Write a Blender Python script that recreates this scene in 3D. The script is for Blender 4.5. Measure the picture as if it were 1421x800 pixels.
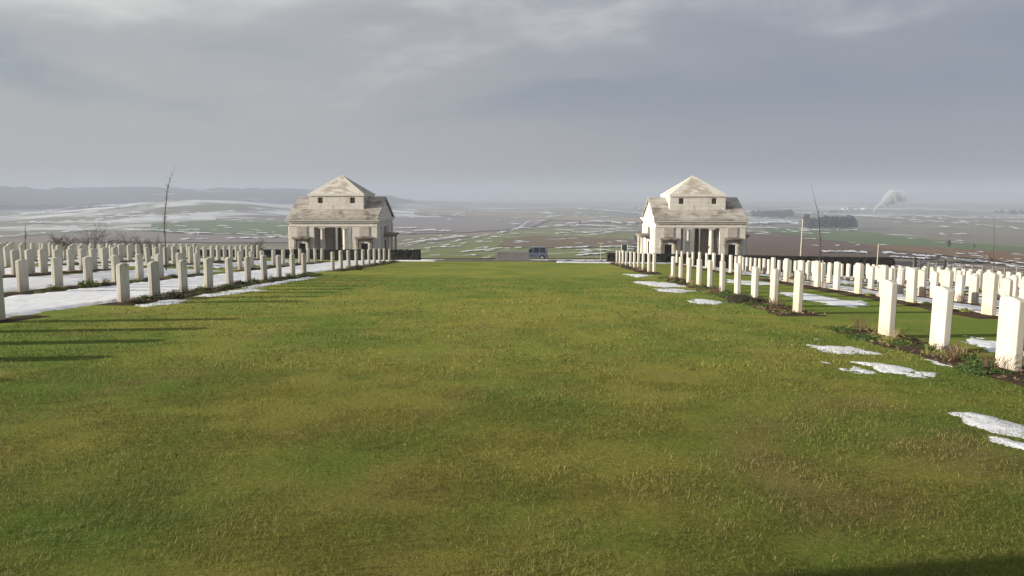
import bpy, bmesh, math, random
import numpy as np
from mathutils import Vector, Matrix

# ------------------------------------------------------------------ clear
for o in list(bpy.data.objects):
    bpy.data.objects.remove(o)
scene = bpy.context.scene
COL = scene.collection
R = math.radians
random.seed(7)
rng = np.random.default_rng(11)

# ------------------------------------------------------------------ camera
CAM_Z = 1.42
PITCH, YAW = 6.75, 1.46
FPX, PW, PH = 1115.0, 1421.0, 800.0
cd = bpy.data.cameras.new("camera")
cam = bpy.data.objects.new("camera", cd)
COL.objects.link(cam)
cam.location = (0, 0, CAM_Z)
cam.rotation_euler = (R(90 - PITCH), 0, R(YAW))
cd.sensor_width = 36
cd.lens = 36 * FPX / PW
cd.clip_start = 0.1
cd.clip_end = 40000
scene.camera = cam
scene.render.resolution_x = 1024
scene.render.resolution_y = 576
scene.view_settings.view_transform = 'Standard'
scene.view_settings.look = 'None'
scene.view_settings.gamma = 1
scene.view_settings.exposure = 0.90
scene.view_settings.use_curve_mapping = False
scene.cycles.volume_bounces = 1
scene.cycles.max_bounces = 6
scene.cycles.transparent_max_bounces = 8

# ------------------------------------------------------------------ sky and sun
SUN_EL, SUN_AZ = 13.6, 13.0           # low sun from the left, a little behind the camera
sun_dir = Vector((-math.cos(R(SUN_AZ)) * math.cos(R(SUN_EL)),
                  -math.sin(R(SUN_AZ)) * math.cos(R(SUN_EL)), math.sin(R(SUN_EL))))
sl = bpy.data.lights.new("sun", 'SUN')
sl.energy = 5.0
sl.angle = R(0.6)
sl.color = (1.0, 0.91, 0.78)
sun = bpy.data.objects.new("sun", sl)
COL.objects.link(sun)
sun.rotation_euler = sun_dir.to_track_quat('Z', 'Y').to_euler()

W = bpy.data.worlds.new("World")
scene.world = W
W.use_nodes = True


class NT:
    """small helper round a node tree"""
    def __init__(self, tree):
        self.t = tree
        self.t.nodes.clear()

    def n(self, typ, ins=None, **kw):
        nd = self.t.nodes.new(typ)
        for k, v in kw.items():
            setattr(nd, k, v)
        for k, v in (ins or {}).items():
            s = nd.inputs[k]
            if isinstance(v, bpy.types.NodeSocket):
                self.t.links.new(v, s)
            else:
                s.default_value = v
        return nd

    def math(self, op, a, b=0.0, c=0.0, clamp=False):
        nd = self.n('ShaderNodeMath', {0: a, 1: b, 2: c}, operation=op, use_clamp=clamp)
        return nd.outputs[0]

    def mix(self, f, a, b, blend='MIX'):
        nd = self.n('ShaderNodeMix', data_type='RGBA', blend_type=blend, clamp_factor=True)
        for i, v in ((0, f), (6, a), (7, b)):
            if isinstance(v, bpy.types.NodeSocket):
                self.t.links.new(v, nd.inputs[i])
            else:
                nd.inputs[i].default_value = v if i == 0 else (*v, 1.0)
        return nd.outputs[2]

    def smooth(self, x, lo, hi, a=0.0, b=1.0):
        nd = self.n('ShaderNodeMapRange', {0: x, 1: lo, 2: hi, 3: a, 4: b}, interpolation_type='SMOOTHSTEP')
        return nd.outputs[0]

    def noise(self, vec, scale, detail=3.0, rough=0.55, dist=0.0):
        nd = self.n('ShaderNodeTexNoise', {'Vector': vec, 'Scale': scale, 'Detail': detail,
                                           'Roughness': rough, 'Distortion': dist})
        return nd.outputs['Fac']

    def mapping(self, vec, scale=(1, 1, 1), rot=(0, 0, 0), loc=(0, 0, 0)):
        return self.n('ShaderNodeMapping', {'Vector': vec, 'Scale': scale, 'Rotation': rot, 'Location': loc}).outputs[0]


w = NT(W.node_tree)
tc = w.n('ShaderNodeTexCoord').outputs['Generated']
sky = w.n('ShaderNodeTexSky', sky_type='NISHITA')
sky.sun_disc = False
sky.sun_elevation = R(SUN_EL)
sky.sun_rotation = R(257.0)
sky.dust_density = 2.0
sep = w.n('ShaderNodeSeparateXYZ', {0: tc})
sx, sy, sz = sep.outputs[0], sep.outputs[1], sep.outputs[2]
den = w.math('ADD', w.math('MAXIMUM', sz, 0.0), 0.22)
pl = w.n('ShaderNodeCombineXYZ', {0: w.math('DIVIDE', sx, den), 1: w.math('DIVIDE', sy, den), 2: 0.0}).outputs[0]
n1 = w.noise(w.mapping(pl, (0.62, 0.80, 1), rot=(0, 0, R(-35)), loc=(13.43, 1.28, 0)), 1.0, 4.0, 0.5, 0.6)
n2 = w.noise(w.mapping(pl, (2.2, 2.8, 1), rot=(0, 0, R(-15)), loc=(15.165, 11.822, 0)), 1.0, 6.0, 0.58, 0.5)
f = w.math('ADD', w.math('MULTIPLY', w.math('SUBTRACT', n1, 0.5), 2.4), w.math('MULTIPLY', w.math('SUBTRACT', n2, 0.5), 0.9))
f = w.math('SUBTRACT', f, w.math('MULTIPLY', sx, 0.25))
f = w.math('ADD', f, w.math('MULTIPLY', w.smooth(sz, 0.13, 0.24), w.smooth(sx, -0.12, -0.50, 0.0, 0.55)))
veil = w.smooth(sz, 0.035, 0.19)                       # cloud texture shows overhead, haze veils it lower down
base = w.mix(w.smooth(sx, -0.42, 0.40), (0.228, 0.236, 0.245), (0.160, 0.169, 0.202))
cloud = w.mix(w.math('MULTIPLY', w.smooth(f, 0.08, -0.50), veil), base, (0.122, 0.146, 0.187))
cloud = w.mix(w.math('MULTIPLY', w.smooth(f, 0.04, 0.75), veil), cloud, (0.385, 0.385, 0.375))
up = w.smooth(sz, 0.26, 0.75, 1.0, 1.0)
bgs = w.n('ShaderNodeBackground', {'Color': sky.outputs[0], 'Strength': 0.08})
bgc = w.n('ShaderNodeBackground', {'Color': cloud, 'Strength': up})
mixb = w.n('ShaderNodeMixShader', {0: 0.93, 1: bgs.outputs[0], 2: bgc.outputs[0]})
w.n('ShaderNodeOutputWorld', {0: mixb.outputs[0]})

# ------------------------------------------------------------------ terrain function
P_Y = [-400, -12, 53.6, 55.0, 60.0, 66.0, 70.0, 85.0, 110.0, 121.0]
P_Z = [0.704, 0.704, -3.146, -3.5, -4.15, -5.0, -5.36, -5.71, -7.72, -8.61]
for d_, r_ in ((150, .0815), (200, .079), (300, .0715), (450, .062), (700, .050), (1000, .041), (1500, .031),
               (2200, .0225), (3200, .0165), (5000, .0115), (8000, .009), (12000, .008)):
    P_Y.append(d_)
    P_Z.append(CAM_Z - r_ * d_)
P_Y, P_Z = np.array(P_Y, float), np.array(P_Z, float)
_off = 401.0
LP = np.log(P_Y + _off)
C_X = [-40, -30, -21, -17, -14.8, -13, -8.9, 0, 5.4, 9.4, 11.2, 13, 16.5, 21, 30, 40]
C_Z = [.42, .40, .30, .22, .14, .05, .05, 0, -.05, -.09, -.27, -.45, -.66, -.90, -1.25, -1.4]
A1U = [-900, -200, 0, 100, 200, 270, 330, 400, 500, 600, 720]
A1V = [0, 0, 1, 13.5, 29.5, 33.5, 31, 23, 12, 4, 0]
A2U = [-900, -300, 0, 90, 105, 250, 330, 400, 480, 560, 700, 900]
A2V = [40, 66, 72, 73.5, 74.5, 71, 70, 63, 46, 26, 8, 0]


def sstep(x, a, b):
    t = np.clip((x - a) / (b - a), 0, 1)
    return t * t * (3 - 2 * t)


def gz(x, y):
    x = np.asarray(x, float)
    y = np.asarray(y, float)
    d = np.hypot(x, y)
    t = sstep(d, 90, 300)
    ye = y * (1 - t) + d * t
    z = np.where(ye < 121, np.interp(ye, P_Y, P_Z), np.interp(np.log(np.maximum(ye, 1)), np.log(np.maximum(P_Y, 1)), P_Z))
    c = np.interp(x, C_X, C_Z)
    z = z + c * (1 - sstep(d, 62, 90))
    ang = np.arctan2(x, y)
    u = 739 + 1115 * np.tan(np.clip(ang, -1.2, 1.2))
    a1 = np.interp(u, A1U, A1V) * np.exp(-((d - 1800) / 450) ** 2)
    a2 = np.interp(u, A2U, A2V) * np.exp(-((d - 3400) / 600) ** 2) * .9
    roll = 2.0 * np.sin(x / 310 + 1.3) * np.sin(y / 270) * sstep(d, 300, 900)
    return z + np.where(y > 0, a1 + a2 + roll, 0)


_p, _w = R(PITCH), R(YAW)


def ray(px, py):
    cx, cy = (px - PW / 2) / FPX, -(py - PH / 2) / FPX
    fw = np.array([0, math.cos(_p), -math.sin(_p)])
    upv = np.array([0, math.sin(_p), math.cos(_p)])
    v = fw + upv * cy + np.array([1, 0, 0]) * cx
    c, s = math.cos(_w), math.sin(_w)
    v = np.array([c * v[0] - s * v[1], s * v[0] + c * v[1], v[2]])
    return v / math.hypot(v[0], v[1])      # unit horizontal length


DS = np.exp(np.linspace(math.log(1.2), math.log(9000), 900))


def onground(px, py):
    """world point of the ground where a line of sight meets it"""
    v = ray(px, py)
    h = CAM_Z + v[2] * DS - gz(v[0] * DS, v[1] * DS)
    i = np.argmax(h < 0)
    if h[i] >= 0:
        i = len(DS) - 1
    a, b = DS[max(i - 1, 0)], DS[i]
    for _ in range(30):
        m = (a + b) / 2
        if CAM_Z + v[2] * m - gz(v[0] * m, v[1] * m) > 0:
            a = m
        else:
            b = m
    return np.array([v[0] * b, v[1] * b])


def onground_many(px, py):
    px, py = np.asarray(px, float), np.asarray(py, float)
    cx, cy = (px - PW / 2) / FPX, -(py - PH / 2) / FPX
    vx, vy, vz = cx, math.cos(_p) + math.sin(_p) * cy, -math.sin(_p) + math.cos(_p) * cy
    c, s = math.cos(_w), math.sin(_w)
    vx, vy = c * vx - s * vy, s * vx + c * vy
    k = np.hypot(vx, vy)
    vx, vy, vz = vx / k, vy / k, vz / k
    D2 = np.exp(np.linspace(math.log(40), math.log(9000), 260))
    h = CAM_Z + vz[:, None] * D2 - gz(vx[:, None] * D2, vy[:, None] * D2)
    i = np.where((h < 0).any(1), np.argmax(h < 0, 1), len(D2) - 1)
    a, b = D2[np.maximum(i - 1, 0)], D2[i]
    for _ in range(22):
        m = (a + b) / 2
        up_ = CAM_Z + vz * m - gz(vx * m, vy * m) > 0
        a, b = np.where(up_, m, a), np.where(up_, b, m)
    return vx * b, vy * b


# ------------------------------------------------------------------ value noise for colours and outlines
_tab = rng.random((256, 256))


def vnoise(x, y):
    xi, yi = np.floor(x).astype(int), np.floor(y).astype(int)
    fx, fy = x - xi, y - yi
    fx, fy = fx * fx * (3 - 2 * fx), fy * fy * (3 - 2 * fy)
    g = lambda a, b: _tab[a % 256, b % 256]
    return (g(xi, yi) * (1 - fx) + g(xi + 1, yi) * fx) * (1 - fy) + (g(xi, yi + 1) * (1 - fx) + g(xi + 1, yi + 1) * fx) * fy


def fbm(x, y, o=4):
    s, a, t = 0, 1.0, 0
    for k in range(o):
        s = s + a * vnoise(x * 2 ** k + 17.3 * k, y * 2 ** k + 9.1 * k)
        t += a
        a *= 0.55
    return s / t


# ------------------------------------------------------------------ materials
MATS = {}


def newmat(name):
    m = bpy.data.materials.new(name)
    m.use_nodes = True
    MATS[name] = m
    return m, NT(m.node_tree)


def finish(nt, color, rough=0.8, bump=None, bstr=0.3, bdist=0.01, spec=0.3, **extra):
    ins = {'Base Color': color if isinstance(color, bpy.types.NodeSocket) else (*color, 1), 'Roughness': rough,
           'Specular IOR Level': spec}
    ins.update(extra)
    if bump is not None:
        ins['Normal'] = nt.n('ShaderNodeBump', {'Height': bump, 'Strength': bstr, 'Distance': bdist}).outputs[0]
    b = nt.n('ShaderNodeBsdfPrincipled', ins)
    nt.n('ShaderNodeOutputMaterial', {0: b.outputs[0]})


def simple(name, col, rough=0.7, scale=6.0, var=0.25, bstr=0.2, metal=0.0, spec=0.3):
    m, t = newmat(name)
    o = t.n('ShaderNodeTexCoord').outputs['Object']
    n = t.noise(o, scale, 4.0)
    lo = tuple(c * (1 - var) for c in col)
    hi = tuple(min(1, c * (1 + var)) for c in col)
    finish(t, t.mix(n, lo, hi), rough, n, bstr, 0.01, spec, Metallic=metal)
    return m


def headstone_mat(name, base, warm, green, gamount):
    m, t = newmat(name)
    o = t.n('ShaderNodeTexCoord').outputs['Object']
    rnd = t.n('ShaderNodeObjectInfo').outputs['Random']
    off = t.n('ShaderNodeVectorMath', {0: o, 1: t.n('ShaderNodeCombineXYZ', {0: t.math('MULTIPLY', rnd, 40.0), 1: t.math('MULTIPLY', rnd, 17.0), 2: 0.0}).outputs[0]}, operation='ADD').outputs[0]
    z = t.n('ShaderNodeSeparateXYZ', {0: o}).outputs[2]
    big = t.noise(off, 3.0, 4.0)
    fine = t.noise(off, 40.0, 3.0)
    col = t.mix(t.smooth(big, 0.35, 0.7), base, warm)
    # soil splash rising from the ground, algae on the weathered top
    foot = t.math('MULTIPLY', t.smooth(z, 0.30, 0.02), t.smooth(t.noise(t.mapping(off, (6, 6, 2)), 1.0), 0.25, 0.75))
    col = t.mix(t.math('MULTIPLY', foot, 0.65), col, (0.52, 0.36, 0.17))
    top = t.math('MULTIPLY', t.smooth(z, 0.55, 0.90), t.smooth(t.noise(t.mapping(off, (5, 5, 2.4)), 1.0), 0.35, 0.7))
    gr = t.math('MULTIPLY', top, t.math('MULTIPLY', t.smooth(rnd, 0.25, 0.9, 0.25, 1.0), gamount))
    col = t.mix(gr, col, green)
    tone = t.math('ADD', 0.84, t.math('MULTIPLY', rnd, 0.20))
    col = t.mix(1.0, col, t.n('ShaderNodeCombineColor', {0: tone, 1: tone, 2: tone}).outputs[0], 'MULTIPLY')
    streak = t.smooth(t.noise(t.mapping(off, (9, 9, 1.2)), 1.0, 4.0, 0.6), 0.52, 0.75, 0, 0.35)
    col = t.mix(streak, col, (0.36, 0.33, 0.25))
    finish(t, col, 0.75, fine, 0.35, 0.005, 0.25)
    return m


M_STONE_R = headstone_mat('portland_stone_sun_toned_down', (0.50, 0.48, 0.435), (0.47, 0.425, 0.35), (0.50, 0.48, 0.36), 0.3)  # sunlit side: base colour darkened so the sun does not clip it
M_STONE_L = headstone_mat('portland_stone_shade_lift_algae', (0.66, 0.63, 0.55), (0.60, 0.55, 0.45), (0.33, 0.37, 0.22), 0.85)  # shaded side: same stone with lighter base to lift the shade, greener algae


def building_mat(name, base, stain, lo, hi, course=0.35):
    m, t = newmat(name)
    o = t.n('ShaderNodeTexCoord').outputs['Object']
    br = t.n('ShaderNodeTexBrick', {'Vector': t.mapping(o, (1, 1, 1), rot=(R(90), 0, 0)), 'Color1': (0.9, 0.9, 0.9, 1), 'Color2': (1, 1, 1, 1),
                                    'Mortar': (0.72, 0.70, 0.68, 1), 'Scale': 1.0, 'Mortar Size': 0.012,
                                    'Brick Width': 0.75, 'Row Height': course}).outputs[0]
    drip = t.noise(t.mapping(o, (2.6, 2.6, 0.55)), 1.0, 5.0, 0.62)
    blot = t.noise(o, 1.6, 5.0, 0.65)
    s = t.smooth(t.math('ADD', t.math('MULTIPLY', drip, 0.5), t.math('MULTIPLY', blot, 0.5)), lo, hi)
    col = t.mix(s, base, stain)
    col = t.mix(1.0, col, br, 'MULTIPLY')
    finish(t, col, 0.85, t.noise(o, 14.0, 4.0), 0.35, 0.02, 0.2)
    return m


M_WALL = building_mat('pavilion_limestone', (0.66, 0.63, 0.565), (0.38, 0.34, 0.28), 0.48, 0.76)
M_PALE = building_mat('pavilion_trim_limestone', (0.73, 0.70, 0.63), (0.42, 0.375, 0.31), 0.52, 0.80)


def roof_mat(name, base, stain, dark, course):
    m, t = newmat(name)
    o = t.n('ShaderNodeTexCoord').outputs['Object']
    rnd = t.n('ShaderNodeObjectInfo').outputs['Random']
    off = t.n('ShaderNodeVectorMath', {0: o, 1: t.n('ShaderNodeCombineXYZ', {0: t.math('MULTIPLY', rnd, 30.0), 1: 0.0, 2: t.math('MULTIPLY', rnd, 11.0)}).outputs[0]}, operation='ADD').outputs[0]
    big = t.noise(off, 0.42, 4.0, 0.6)
    med = t.noise(t.mapping(off, (1.0, 1.0, 1.6)), 1.1, 5.0, 0.62)
    row = t.n('ShaderNodeTexBrick', {'Vector': t.mapping(o, (1, 1, 1), rot=(R(90), 0, 0)), 'Color1': (0.86, 0.86, 0.86, 1), 'Color2': (1, 1, 1, 1), 'Mortar': (0.7, 0.68, 0.66, 1),
                                     'Scale': 1.0, 'Mortar Size': 0.014, 'Brick Width': 0.6, 'Row Height': course}).outputs[0]
    col = t.mix(t.smooth(big, 0.40, 0.62), base, stain)
    col = t.mix(t.math('MULTIPLY', t.smooth(med, 0.46, 0.66), t.smooth(big, 0.36, 0.60, .35, 1.0)), col, dark)
    col = t.mix(1.0, col, row, 'MULTIPLY')
    finish(t, col, 0.9, t.noise(o, 12.0, 4.0), 0.35, 0.02, 0.15)
    return m


M_ROOF = roof_mat('stained_stone_roof', (0.47, 0.445, 0.395), (0.34, 0.31, 0.265), (0.17, 0.148, 0.122), 0.3)
M_HOOD = building_mat('lichened_hood_stone', (0.36, 0.31, 0.24), (0.09, 0.075, 0.06), 0.38, 0.62, 0.3)
M_COLUMN = building_mat('column_limestone', (0.56, 0.53, 0.47), (0.42, 0.36, 0.27), 0.5, 0.8, 0.9)
M_TANCOL = building_mat('column_tan_stone', (0.52, 0.38, 0.22), (0.34, 0.24, 0.14), 0.45, 0.75, 0.9)
M_DARK = simple('dark_oak_door', (0.035, 0.03, 0.026), 0.6, 8.0)
M_VOID = simple('window_recess', (0.12, 0.105, 0.09), 0.4, 4.0)
M_MEMO = building_mat('altar_limestone', (0.68, 0.62, 0.55), (0.52, 0.46, 0.39), 0.5, 0.8, 5.0)
M_KERB = simple('pale_concrete_beam', (0.50, 0.46, 0.39), 0.85, 5.0, 0.2)
M_WOODPOLE = simple('weathered_grey_wood', (0.40, 0.36, 0.30), 0.8, 12.0)
M_POST = simple('grey_fence_wood', (0.20, 0.18, 0.16), 0.85, 12.0)
M_BLACKPOST = simple('dark_tarred_wood', (0.03, 0.028, 0.026), 0.8, 12.0)
M_BARK = simple('dark_bark', (0.055, 0.046, 0.040), 0.9, 20.0)
M_TWIG = simple('winter_twigs', (0.14, 0.115, 0.10), 0.9, 20.0)
M_FARTREE = simple('distant_dark_foliage', (0.030, 0.036, 0.032), 0.95, 0.6)
M_WHITE = simple('white_paint', (0.8, 0.8, 0.78), 0.5, 5.0, 0.05)
M_CAR = simple('blue_grey_car_paint', (0.13, 0.155, 0.215), 0.3, 2.0, 0.08, 0.0, 0.3, 0.5)
M_TYRE = simple('tyre_rubber', (0.02, 0.02, 0.02), 0.8, 10.0)
M_RIM = simple('alloy_rim', (0.55, 0.56, 0.58), 0.35, 5.0, 0.1, 0.0, 0.7)
M_BLACKTRIM = simple('black_plastic', (0.03, 0.03, 0.032), 0.6, 8.0)
M_TAIL = simple('red_lens', (0.30, 0.02, 0.02), 0.25, 5.0, 0.1, 0.0)
m_, t_ = newmat('tinted_glass')
finish(t_, (0.02, 0.026, 0.032), 0.06, spec=0.8)
M_GLASS = m_
m_, t_ = newmat('clear_car_glass')
g_ = t_.n('ShaderNodeBsdfGlossy', {'Color': (0.8, 0.85, 0.9, 1), 'Roughness': 0.03})
tr_ = t_.n('ShaderNodeBsdfTransparent', {'Color': (0.28, 0.31, 0.33, 1)})
t_.n('ShaderNodeOutputMaterial', {0: t_.n('ShaderNodeMixShader', {0: 0.05, 1: tr_.outputs[0], 2: g_.outputs[0]}).outputs[0]})
M_CLEAR = m_


# ---- ground / far fields
def field_mat():
    m, t = newmat('winter_fields')
    P = t.n('ShaderNodeNewGeometry').outputs['Position']
    wob = t.n('ShaderNodeTexNoise', {'Vector': P, 'Scale': 0.004, 'Detail': 2.0}).outputs['Color']
    wv = t.n('ShaderNodeVectorMath', {0: t.n('ShaderNodeVectorMath', {0: wob, 1: (0.5, 0.5, 0.5)}, operation='SUBTRACT').outputs[0], 1: (90, 90, 0)}, operation='MULTIPLY').outputs[0]
    Pw = t.n('ShaderNodeVectorMath', {0: P, 1: wv}, operation='ADD').outputs[0]
    flat = t.mapping(Pw, (1 / 260, 1 / 420, 0), rot=(0, 0, R(17)))
    vor = t.n('ShaderNodeTexVoronoi', {'Vector': flat, 'Scale': 1.0, 'Randomness': 0.85}, distance='CHEBYCHEV')
    cell = t.n('ShaderNodeSeparateColor', {0: vor.outputs['Color']})
    ramp = t.n('ShaderNodeValToRGB', {0: cell.outputs[0]})
    cr = ramp.color_ramp
    cr.interpolation = 'CONSTANT'
    cols = [(0.0, (0.165, 0.135, 0.115)), (0.22, (0.13, 0.15, 0.075)), (0.42, (0.20, 0.165, 0.125)), (0.60, (0.145, 0.125, 0.125)),
            (0.76, (0.15, 0.165, 0.09)), (0.9, (0.23, 0.19, 0.14))]
    while len(cr.elements) < len(cols):
        cr.elements.new(0.5)
    for e, (p, c) in zip(cr.elements, cols):
        e.position = p
        e.color = (*c, 1)
    n = t.noise(P, 0.02, 5.0, 0.65)
    col = t.mix(0.55, ramp.outputs[0], t.mix(n, (0.15, 0.14, 0.105), (0.31, 0.28, 0.23)))
    # lying snow: drifts along furrows and field edges, thicker in some fields than others
    s1 = t.noise(t.mapping(P, (1 / 170, 1 / 130, 0), rot=(0, 0, R(8))), 1.0, 7.0, 0.62, 0.3)
    s2 = t.noise(t.mapping(P, (1 / 900, 1 / 700, 0), loc=(4.2, 1.7, 0)), 1.0, 3.0)
    thr = t.math('ADD', s1, t.math('ADD', t.math('MULTIPLY', t.math('SUBTRACT', cell.outputs[1], 0.5), 0.17), t.math('MULTIPLY', t.math('SUBTRACT', s2, 0.5), 0.45)))
    hd = t.n('ShaderNodeVectorMath', {0: P, 1: (-760, 1650, 0)}, operation='DISTANCE').outputs['Value']
    thr = t.math('ADD', thr, t.smooth(hd, 1100, 150, 0, 0.085))
    snow = t.smooth(thr, 0.52, 0.70)
    col = t.mix(t.math('MULTIPLY', snow, 0.80), col, (0.74, 0.76, 0.80))
    finish(t, col, 0.95, t.noise(P, 0.5, 4.0), 0.4, 0.2, 0.1)
    return m


M_FIELD = field_mat()


def plain_field(name, c1, c2, snow_lo=0.66, sscale=(1 / 60, 1 / 18, 0)):
    m, t = newmat(name)
    P = t.n('ShaderNodeNewGeometry').outputs['Position']
    n = t.noise(P, 0.03, 6.0, 0.7)
    fur = t.noise(t.mapping(P, (0.6, 0.05, 0), rot=(0, 0, R(20))), 1.0, 4.0, 0.7)
    col = t.mix(t.math('ADD', t.math('MULTIPLY', n, 0.7), t.math('MULTIPLY', fur, 0.3)), c1, c2)
    s = t.smooth(t.noise(t.mapping(P, sscale, rot=(0, 0, R(6))), 1.0, 6.0, 0.7), snow_lo - 0.05, snow_lo + 0.08)
    col = t.mix(s, col, (0.80, 0.82, 0.86))
    finish(t, col, 0.95, n, 0.3, 0.2, 0.1)
    return m


M_BROWN = plain_field('ploughed_brown_earth', (0.085, 0.058, 0.042), (0.165, 0.115, 0.085), 0.72)
M_RUST = plain_field('stubble_rust_earth', (0.13, 0.075, 0.035), (0.24, 0.155, 0.085), 0.74)
M_GREENF = plain_field('winter_wheat_green', (0.07, 0.11, 0.042), (0.15, 0.20, 0.08), 0.72)
M_PASTURE = plain_field('thin_pasture', (0.105, 0.135, 0.040), (0.24, 0.245, 0.105), 0.625, (1 / 46, 1 / 20, 0))
M_PURPLE = plain_field('bare_grey_earth', (0.17, 0.15, 0.145), (0.27, 0.235, 0.23), 0.68, (1 / 120, 1 / 40, 0))
M_TAN = plain_field('dry_stubble', (0.22, 0.18, 0.12), (0.34, 0.28, 0.2), 0.72, (1 / 160, 1 / 60, 0))


def snow_mat(name='old_snow', k=1.0, dirt=0.35):
    m, t = newmat(name)
    P = t.n('ShaderNodeNewGeometry').outputs['Position']
    a = t.noise(P, 3.5, 5.0, 0.6)
    b = t.noise(P, 28.0, 3.0, 0.6)
    col = t.mix(t.smooth(a, 0.35, 0.75), (0.86 * k, 0.88 * k, 0.91 * k), (0.76 * k, 0.78 * k, 0.80 * k))
    col = t.mix(t.smooth(b, 0.60, 0.74, 0, dirt), col, (0.42, 0.40, 0.30))
    h = t.math('ADD', a, t.math('MULTIPLY', b, 0.25))
    finish(t, col, 0.6, h, 0.4, 0.05, 0.3, **{'Subsurface Weight': 0.12, 'Subsurface Scale': 0.02})
    return m


M_SNOW = snow_mat('old_snow', 0.86, 0.30)
M_SNOWTHIN = snow_mat('thin_melting_snow', 0.88, 0.5)
M_ROAD = plain_field('wet_asphalt', (0.042, 0.040, 0.038), (0.07, 0.062, 0.055), 0.69, (1 / 8, 1 / 3, 0))


def soil_mat():
    m, t = newmat('bed_soil')
    P = t.n('ShaderNodeNewGeometry').outputs['Position']
    n = t.noise(P, 9.0, 6.0, 0.7)
    g = t.noise(P, 60.0, 3.0, 0.7)
    col = t.mix(n, (0.035, 0.024, 0.016), (0.115, 0.080, 0.052))
    col = t.mix(t.smooth(g, 0.62, 0.72, 0, 0.7), col, (0.22, 0.17, 0.11))
    finish(t, col, 0.95, t.math('ADD', n, g), 1.0, 0.05, 0.1)
    return m


M_SOIL = soil_mat()


def lawn_mat():
    m, t = newmat('mown_winter_lawn')
    P = t.n('ShaderNodeNewGeometry').outputs['Position']
    at = t.n('ShaderNodeVertexColor', layer_name='tint').outputs[0]
    fine = t.noise(t.mapping(P, (1, 1, 1)), 22.0, 6.0, 0.75)
    mid = t.noise(P, 2.6, 5.0, 0.7)
    gran = t.noise(P, 75.0, 4.0, 0.75)
    col = t.mix(1.0, at, t.mix(t.math('ADD', t.math('MULTIPLY', fine, .55), t.math('MULTIPLY', gran, .45)), (0.30, 0.30, 0.30), (1.75, 1.75, 1.6)), 'MULTIPLY')
    col = t.mix(t.smooth(mid, 0.52, 0.78, 0, 0.55), col, (0.29, 0.255, 0.075))
    col = t.mix(t.smooth(mid, 0.46, 0.22, 0, 0.45), col, (0.13, 0.19, 0.038))
    finish(t, col, 0.95, t.math('ADD', t.math('MULTIPLY', fine, 1.0), t.math('MULTIPLY', mid, 1.0)), 1.0, 0.055, 0.05)
    return m


M_LAWN = lawn_mat()


def blade_mat(name, attr=True, col=(0.1, 0.14, 0.03), transl=0.35):
    m, t = newmat(name)
    c = t.n('ShaderNodeVertexColor', layer_name='tint').outputs[0] if attr else t.mix(t.noise(t.n('ShaderNodeTexCoord').outputs['Object'], 14.0), tuple(v * .55 for v in col), tuple(min(1, v * 1.5) for v in col))
    d = t.n('ShaderNodeBsdfPrincipled', {'Base Color': c, 'Roughness': 0.7, 'Specular IOR Level': 0.2})
    tr = t.n('ShaderNodeBsdfTranslucent', {'Color': c})
    t.n('ShaderNodeOutputMaterial', {0: t.n('ShaderNodeMixShader', {0: transl, 1: d.outputs[0], 2: tr.outputs[0]}).outputs[0]})
    return m


M_BLADE = blade_mat('grass_blade', True, transl=0.42)
M_LEAF_G = blade_mat('cushion_leaf', False, (0.075, 0.115, 0.03))
M_LEAF_D = blade_mat('heather_leaf', False, (0.050, 0.046, 0.028), 0.15)
M_LEAF_Y = blade_mat('sedum_leaf', False, (0.19, 0.20, 0.055))
M_LEAF_I = blade_mat('strap_leaf', False, (0.16, 0.19, 0.07))
M_STEM = simple('reddish_dead_stems', (0.115, 0.06, 0.045), 0.85, 18.0)
M_STRAW = simple('straw_dead_stems', (0.38, 0.30, 0.18), 0.85, 18.0)
M_HEDGE = simple('dark_clipped_hedge', (0.022, 0.022, 0.016), 0.9, 7.0, 0.5)
M_HEDGE_LEAF = blade_mat('hedge_leaf', False, (0.030, 0.027, 0.017), 0.1)
M_DRYSHRUB = simple('dry_reddish_shrub', (0.12, 0.07, 0.045), 0.9, 10.0, 0.4)


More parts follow.
